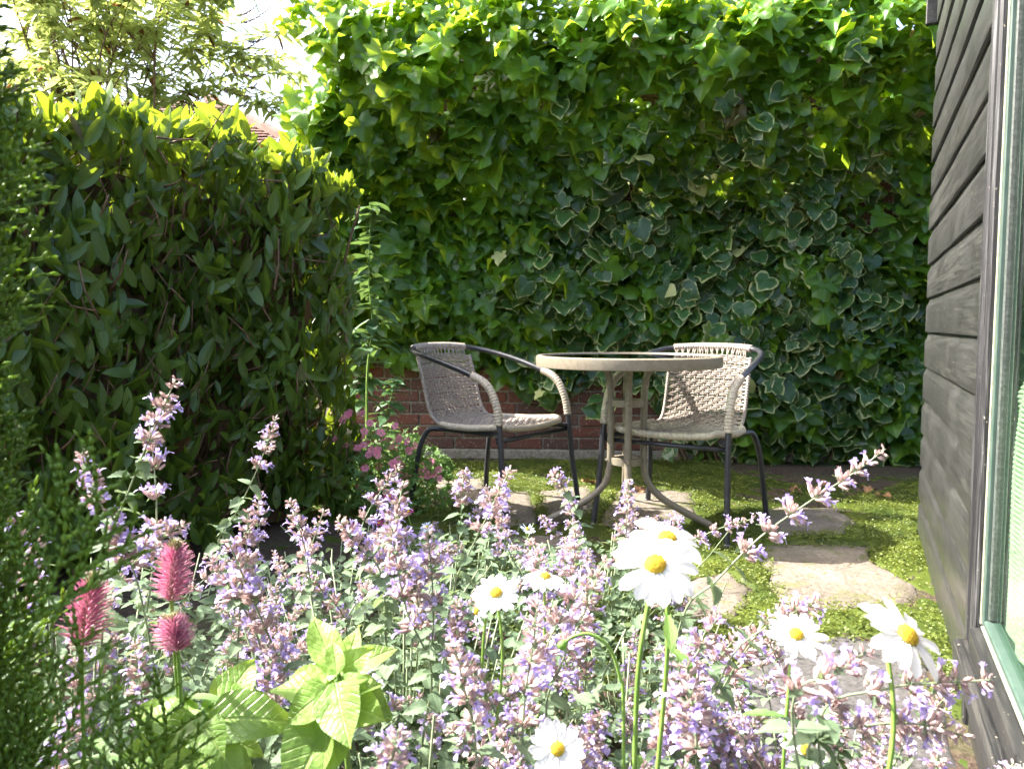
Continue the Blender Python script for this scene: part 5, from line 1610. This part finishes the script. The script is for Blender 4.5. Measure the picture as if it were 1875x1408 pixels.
# ------------------------------------------------------------------ crimson clover heads
def clover(label, tip_px, base_px, Y, length, width, tilt):
    tip, bot = at(*tip_px, Y), at(*base_px, Y)
    b0 = Vector((bot.x + tilt, bot.y + 0.02, 0))
    t = thing('feather_clover', label, 'clover', b0, 0, 'crimson clover heads')
    s = MB(); s.tube(catmull([Vector((0, 0, 0)), (bot - b0) * 0.5 + Vector((0, 0, 0.02)), bot - b0, tip - b0 - (tip - bot) * 0.2], 6), 0.0022, 6); s.build('stem', M['green_stem'], t)
    h = MB(); ax = (tip - bot).normalized(); a0 = Vector((1, 0, 0)); x = (a0 - ax * a0.dot(ax)).normalized(); y = ax.cross(x)
    nf = 210
    for i in range(nf):
        u = (i + 0.5) / nf; a = i * 2.39996
        c = bot - b0 + (tip - bot) * u
        rd = x * math.cos(a) + y * math.sin(a)
        rad = width * 0.5 * float(np.interp(u, [0, 0.15, 0.6, 0.9, 1], [0.75, 1.0, 0.9, 0.5, 0.18]))
        d = (rd + ax * (0.35 + 0.9 * u)).normalized()
        p = c + rd * rad * 0.25; L = rad * random.uniform(0.85, 1.35)
        h.tube([p, p + d * L * 0.6 + Vector((0, 0, L * 0.08)), p + d * L], 0.0011, 4, 0 if u < 0.83 else 1, cap=False, rfun=lambda k: 0.0011 * (1.1 - 0.8 * k))
    h.build('flower_head', [M['clover'], M['clover_bud']], t)
    for k in range(6):
        z = random.uniform(0.35, 0.85); a = random.uniform(0, 6.28)
        q = (bot - b0) * z
        R_ = basis(np.array([[math.cos(a) * -0.3, math.sin(a) * -0.3, 1.0]]), np.array([[math.cos(a), math.sin(a), 0.55]]))
        leaf_objects('leaf', [CLOVER_LEAF], [0], R_, np.array([random.uniform(0.05, 0.08)]), np.array([tuple(q)]), t)
cv, cf_, cl = blade(prof_w, 8, 0.10, 0.2, -0.3, 0.0, 3, 0, 3)
CLOVER_LEAF = mesh('leaf', cv, cf_, M['daisy_leaf'], None, cl)
clover('fat crimson clover head partly behind the conifer fronds', (172, 1052), (150, 1180), 0.76, 0.06, 0.040, -0.02)
clover('tall crimson clover head with pale tip standing clear of the conifer', (322, 990), (314, 1098), 0.78, 0.06, 0.034, 0.01)
clover('short round crimson clover head below the tall one', (312, 1128), (326, 1190), 0.76, 0.034, 0.034, 0.0)

# ------------------------------------------------------------------ lime leaved plants
prof_o = lambda t: float(np.interp(t, [0, 0.03, 0.15, 0.35, 0.6, 0.8, 0.93, 1.0], [0.10, 0.25, 0.82, 1.0, 0.80, 0.45, 0.16, 0.0]))
lime_t = [blade(prof_o, 14, 0.31, 0.16, -0.38 + 0.13 * (s % 4), 0.035, 7, 0, s, 0.25 * (s % 3 - 1)) for s in range(8)]
lime_me = temp_meshes('leaf', lime_t, M['lime_leaf'])
def lime_plant(label, stem_px, leaves, base):
    t = thing('lime_leaf_plant', label, 'leafy plant', base, 0, 'lime green leafy plants')
    b0 = Vector(base)
    top = at(*stem_px)
    s = MB(); s.tube(catmull([Vector((0, 0, 0)), (top - b0) * 0.5 + Vector((0.01, 0, 0)), top - b0], 8), 0.004, 7, rfun=lambda u: 0.0055 - 0.003 * u); s.build('stem', M['green_stem'], t)
    extra = []
    for (tx, ty, tY, bx, by, bY, wide) in leaves:
        if random.random() < 0.95:
            extra.append((bx + (tx - bx) * random.uniform(0.3, 0.7) + random.uniform(-45, 45), by + (ty - by) * random.uniform(0.3, 0.7) + random.uniform(-20, 50), tY + random.uniform(-0.02, 0.05),
                          bx + random.uniform(-15, 15), by + random.uniform(0, 35), bY + 0.01, wide))
    for (tx, ty, tY, bx, by, bY, wide) in leaves + extra:
        drop = random.uniform(0, 30); by += drop; ty += drop * random.uniform(0.2, 0.8)
        a, e = at(bx, by, bY), at(tx, ty, tY)
        e = a.lerp(e, random.uniform(0.72, 0.98)); wide *= random.uniform(0.95, 1.15)
        L = (e - a).length
        tipd = (e - a).normalized()
        nr = Vector((random.gauss(0, 0.3), -0.55 + random.gauss(0, 0.25), 0.75))
        R_ = basis(np.array([tuple(nr)]), np.array([tuple(tipd)]))
        leaf_objects('leaf', lime_me, [random.randrange(8)], R_, np.array([[L * wide, L, L]]), np.array([tuple(a - b0)]), t)
        pt = MB(); c0 = a.lerp(top, 0.6); pt.tube([c0 - b0, (c0 + a) / 2 - b0 + Vector((0, 0, 0.003)), a - b0], 0.0018, 5); pt.build('leaf_stalk', M['green_stem'], t)
random.seed(77)
lime_plant('lime green plant with big pointed leaves, nearer the catmint', (625, 1240, 0.76), [
    (520, 1165, 0.74, 610, 1240, 0.76, 1.15), (560, 1100, 0.80, 610, 1200, 0.78, 1.0), (645, 1370, 0.68, 615, 1225, 0.74, 1.15), (750, 1275, 0.72, 620, 1245, 0.75, 1.2),
    (690, 1165, 0.76, 612, 1235, 0.76, 0.9), (745, 1200, 0.82, 630, 1225, 0.78, 0.95), (470, 1310, 0.70, 605, 1255, 0.74, 1.15), (560, 1140, 0.84, 620, 1215, 0.80, 0.9),
    (600, 1165, 0.74, 618, 1220, 0.75, 0.9), (655, 1215, 0.73, 622, 1232, 0.745, 0.9), (590, 1215, 0.73, 618, 1232, 0.745, 0.9), (520, 1390, 0.68, 610, 1270, 0.74, 1.2), (740, 1340, 0.78, 640, 1270, 0.78, 1.1),
    (470, 1235, 0.80, 600, 1235, 0.79, 1.0)], foot(630, 1330, 0.78))
lime_plant('lime green plant with big pointed leaves, nearer the conifer', (372, 1300, 0.750), [
    (255, 1235, 0.750, 362, 1295, 0.760, 1.2), (525, 1255, 0.730, 380, 1300, 0.750, 1.15), (425, 1235, 0.790, 372, 1290, 0.770, 1.0), (395, 1360, 0.690, 372, 1305, 0.730, 1.3), (240, 1340, 0.710, 360, 1312, 0.740, 1.2),
    (340, 1270, 0.730, 370, 1300, 0.745, 0.9), (350, 1330, 0.720, 371, 1302, 0.740, 0.9), (480, 1185, 0.850, 400, 1270, 0.810, 1.1), (185, 1400, 0.710, 330, 1360, 0.750, 1.1), (455, 1400, 0.690, 380, 1350, 0.730, 1.1),
    (290, 1420, 0.670, 360, 1370, 0.720, 1.2), (220, 1290, 0.810, 340, 1310, 0.790, 1.1)], foot(370, 1400, 0.750))

# ------------------------------------------------------------------ pink geranium by the chair
ger = thing('geranium', 'pink flowered hardy geranium growing between the hedge and the side-on chair', 'geranium', (-0.60, 3.50, 0))
def lobed_leaf(seed):
    r = random.Random(seed)
    pts = [(0, 0)]
    for k in range(5):
        a = math.radians(-115 + 57.5 * k)
        for da, rr in ((-0.26, 0.55), (-0.10, 0.90), (0.0, 1.0), (0.10, 0.88), (0.26, 0.52)):
            pts.append((math.sin(a + da) * rr * 0.55, 0.12 + math.cos(a + da) * rr * 0.55))
    c = (0, 0.12)
    vs = [(c[0], c[1], 0)] + [(x, y, 0.12 * (abs(x) + abs(y - 0.12)) * math.sin(i * 0.9 + seed) * 0.4 - 0.15 * ((x) ** 2 + (y - 0.12) ** 2)) for i, (x, y) in enumerate(pts)]
    n = len(pts)
    fs = np.array([(0, 1 + i, 1 + (i + 1) % n) for i in range(n)])
    lf = np.array([(0.5 + v[0] * 0.8, 0.12 + v[1], min(1, math.hypot(v[0], v[1] - 0.12) * 2), 0) for v in vs])
    return np.array(vs), fs, lf
ger_t = [lobed_leaf(s) for s in range(5)]
n = 1100
a = RNG.uniform(0, 2 * PI, n); rr = np.sqrt(RNG.random(n)); zz = 0.40 * RNG.random(n) ** 0.75 * (1 - 0.55 * rr ** 2)
PG = np.stack([0.30 * rr * np.cos(a) + 0.02, 0.24 * rr * np.sin(a), zz + 0.01], 1)
RG = basis(np.stack([rn(n, 0.4), -0.45 + rn(n, 0.4), np.ones(n)], 1), np.stack([np.cos(a) + rn(n, 0.4), np.sin(a) + rn(n, 0.4), rn(n, 0.3)], 1))
tag(scatter('foliage', ger_t, RNG.integers(0, 5, n), RG, RNG.uniform(0.03, 0.062, n), PG, M['geranium_leaf'], ger), kind='stuff')
def five_petals(seed):
    r = random.Random(seed); mb = MB()
    for k in range(5):
        a = 2 * PI * k / 5; c, s = math.cos(a), math.sin(a)
        L, wd = 1.0, 0.42
        loc = [(0.08, 0, 0), (0.45, -wd * 0.75, 0.10), (0.85, -wd, 0.16 + r.uniform(-.05, .05)), (1.0, -0.12, 0.20), (0.93, 0, 0.17), (1.0, 0.12, 0.20), (0.85, wd, 0.16 + r.uniform(-.05, .05)), (0.45, wd * 0.75, 0.10)]
        mb.add([((x * c - y * s) * 0.5, (x * s + y * c) * 0.5, z * 0.5) for x, y, z in loc], [(0, 1, 7), (1, 2, 4, 7), (2, 3, 4), (4, 5, 6), (4, 6, 7)])
    return mb.mesh('flower', M['pink'])
five = [five_petals(s) for s in range(3)]
gs = MB()
GP = [(637, 760), (664, 757), (629, 775), (624, 786), (648, 780), (677, 775), (697, 793), (661, 798), (615, 805), (672, 811), (701, 808), (730, 803), (724, 780), (714, 818), (690, 826), (669, 834), (723, 826), (748, 825), (729, 843),
      (694, 853), (720, 862), (777, 847), (747, 868), (768, 866), (783, 872), (805, 876), (676, 868), (671, 880), (615, 858), (617, 875), (605, 882), (623, 890), (695, 883), (640, 862), (708, 838), (655, 820), (780, 862), (765, 876), (640, 815), (690, 905), (700, 920), (625, 905)]
GP += [(random.gauss(690, 58), random.gauss(835, 45)) for _ in range(48)]
for i, (px, py) in enumerate(GP):
    p = at(px, py, 3.36 + random.uniform(-0.08, 0.12)) - ger.location
    nr = Vector((random.gauss(0, 0.35), -0.8 + random.gauss(0, 0.25), 0.45 + random.gauss(0, 0.25))).normalized()
    q = nr.to_track_quat('Z', 'Y').to_matrix().to_4x4() @ Matrix.Rotation(random.uniform(0, 6.28), 4, 'Z') @ Matrix.Scale(random.uniform(0.034, 0.044), 4)
    q.translation = p
    o = obj('flower', five[i % 3], ger); o.matrix_basis = q
    gs.tube(catmull([Vector((p.x * 0.5, p.y * 0.5, 0.02)), Vector((p.x * 0.8, p.y * 0.7 + 0.02, p.z * 0.6)), p - nr * 0.004], 5), 0.0013, 4)
tag(gs.build('stems', M['green_stem'], ger), kind='stuff')

# ------------------------------------------------------------------ tall leafy weed between hedge and ivy, and a smaller dark one in front of the bricks
weed_t = [blade(prof_w, 7, 0.19, 0.12, -0.35 + 0.12 * (s % 3), 0.02, 5, 0.05, s) for s in range(5)]
weed_me = temp_meshes('leaf', weed_t, M['weed_leaf'])
def weed(label, pxs, Y, nn_, size, base_r=0.006):
    pts = [at(px, py, Y) for px, py in pxs]
    b0 = Vector((pts[-1].x, pts[-1].y, 0))
    t = thing('leafy_weed', label, 'weed', b0, 0, 'leafy weeds by the wall')
    path = catmull([Vector((0, 0, 0))] + [p - b0 for p in pts[::-1]], 10)
    s = MB(); s.tube(path, base_r, 6, rfun=lambda u: base_r * (1.1 - 0.8 * u)); s.build('stem', M['green_stem'], t)
    PP, NN, TT, SS = [], [], [], []
    for i in range(nn_):
        u = 0.30 + 0.70 * (i + 1) / nn_
        q = path[min(len(path) - 1, int(u * (len(path) - 1)))]
        for k in range(3 if u < 0.93 else 6):
            a = i * 2.4 + k * 2 * PI / 3 + random.uniform(-0.4, 0.4)
            PP.append(tuple(q + Vector((0, 0, random.uniform(-0.02, 0.02))))); TT.append((math.cos(a), math.sin(a), 0.25 + (0.9 if u > 0.93 else 0.0) + random.uniform(-0.2, 0.2))); NN.append((random.gauss(0, 0.2), random.gauss(0, 0.2), 1)); SS.append(size * random.uniform(0.7, 1.15) * (1.15 - 0.45 * u))
    kk = len(PP)
    leaf_objects('leaf', weed_me, RNG.integers(0, 5, kk), basis(np.array(NN), np.array(TT)), np.array(SS), np.array(PP), t)
weed('tall leafy weed with sunlit tip standing between the hedge and the ivy', [(680, 378), (676, 450), (676, 520), (682, 600), (672, 700)], 3.62, 18, 0.19)
weed('dark leafy weed drooping over the bricks behind the geranium', [(640, 610), (650, 640), (660, 690), (670, 760)], 3.9, 16, 0.20)
weed('low dark green weed against the brick wall by the chair back', [(722, 695), (715, 730), (705, 780)], 4.45, 12, 0.15, 0.004)

# ------------------------------------------------------------------ dry leaves on the ground by the ivy
vd, fd, ld = ivy_leaf(55, 0.14)
dry_me = mesh('fallen_leaf', vd, fd, M['dry_leaf'])
DL = [(1505, 890, 'curled brown leaf lying on bare soil under the ivy'), (1590, 892, 'large dry brown leaf on the soil close to the shed'), (1448, 893, 'dry leaf by the back leg of the chair near the shed'),
      (1172, 893, 'orange brown dry leaf under the table between its legs'), (1078, 880, 'small orange dry leaf on the moss left of the table legs'), (1625, 905, 'dry brown leaf touching the foot of the shed'), (1560, 880, 'dark dry leaf beside the ivy foot')]
for i, (px, py, lab) in enumerate(DL):
    p = gnd(px, py, 0.03)
    o = obj('fallen_leaf', dry_me); tag(o, lab, 'fallen leaf', 'fallen dry leaves')
    o.location = p; o.rotation_euler = (random.uniform(-0.5, 0.5), random.uniform(-0.5, 0.5), random.uniform(0, 6.28)); s_ = random.uniform(0.05, 0.09); o.scale = (s_, s_, s_)
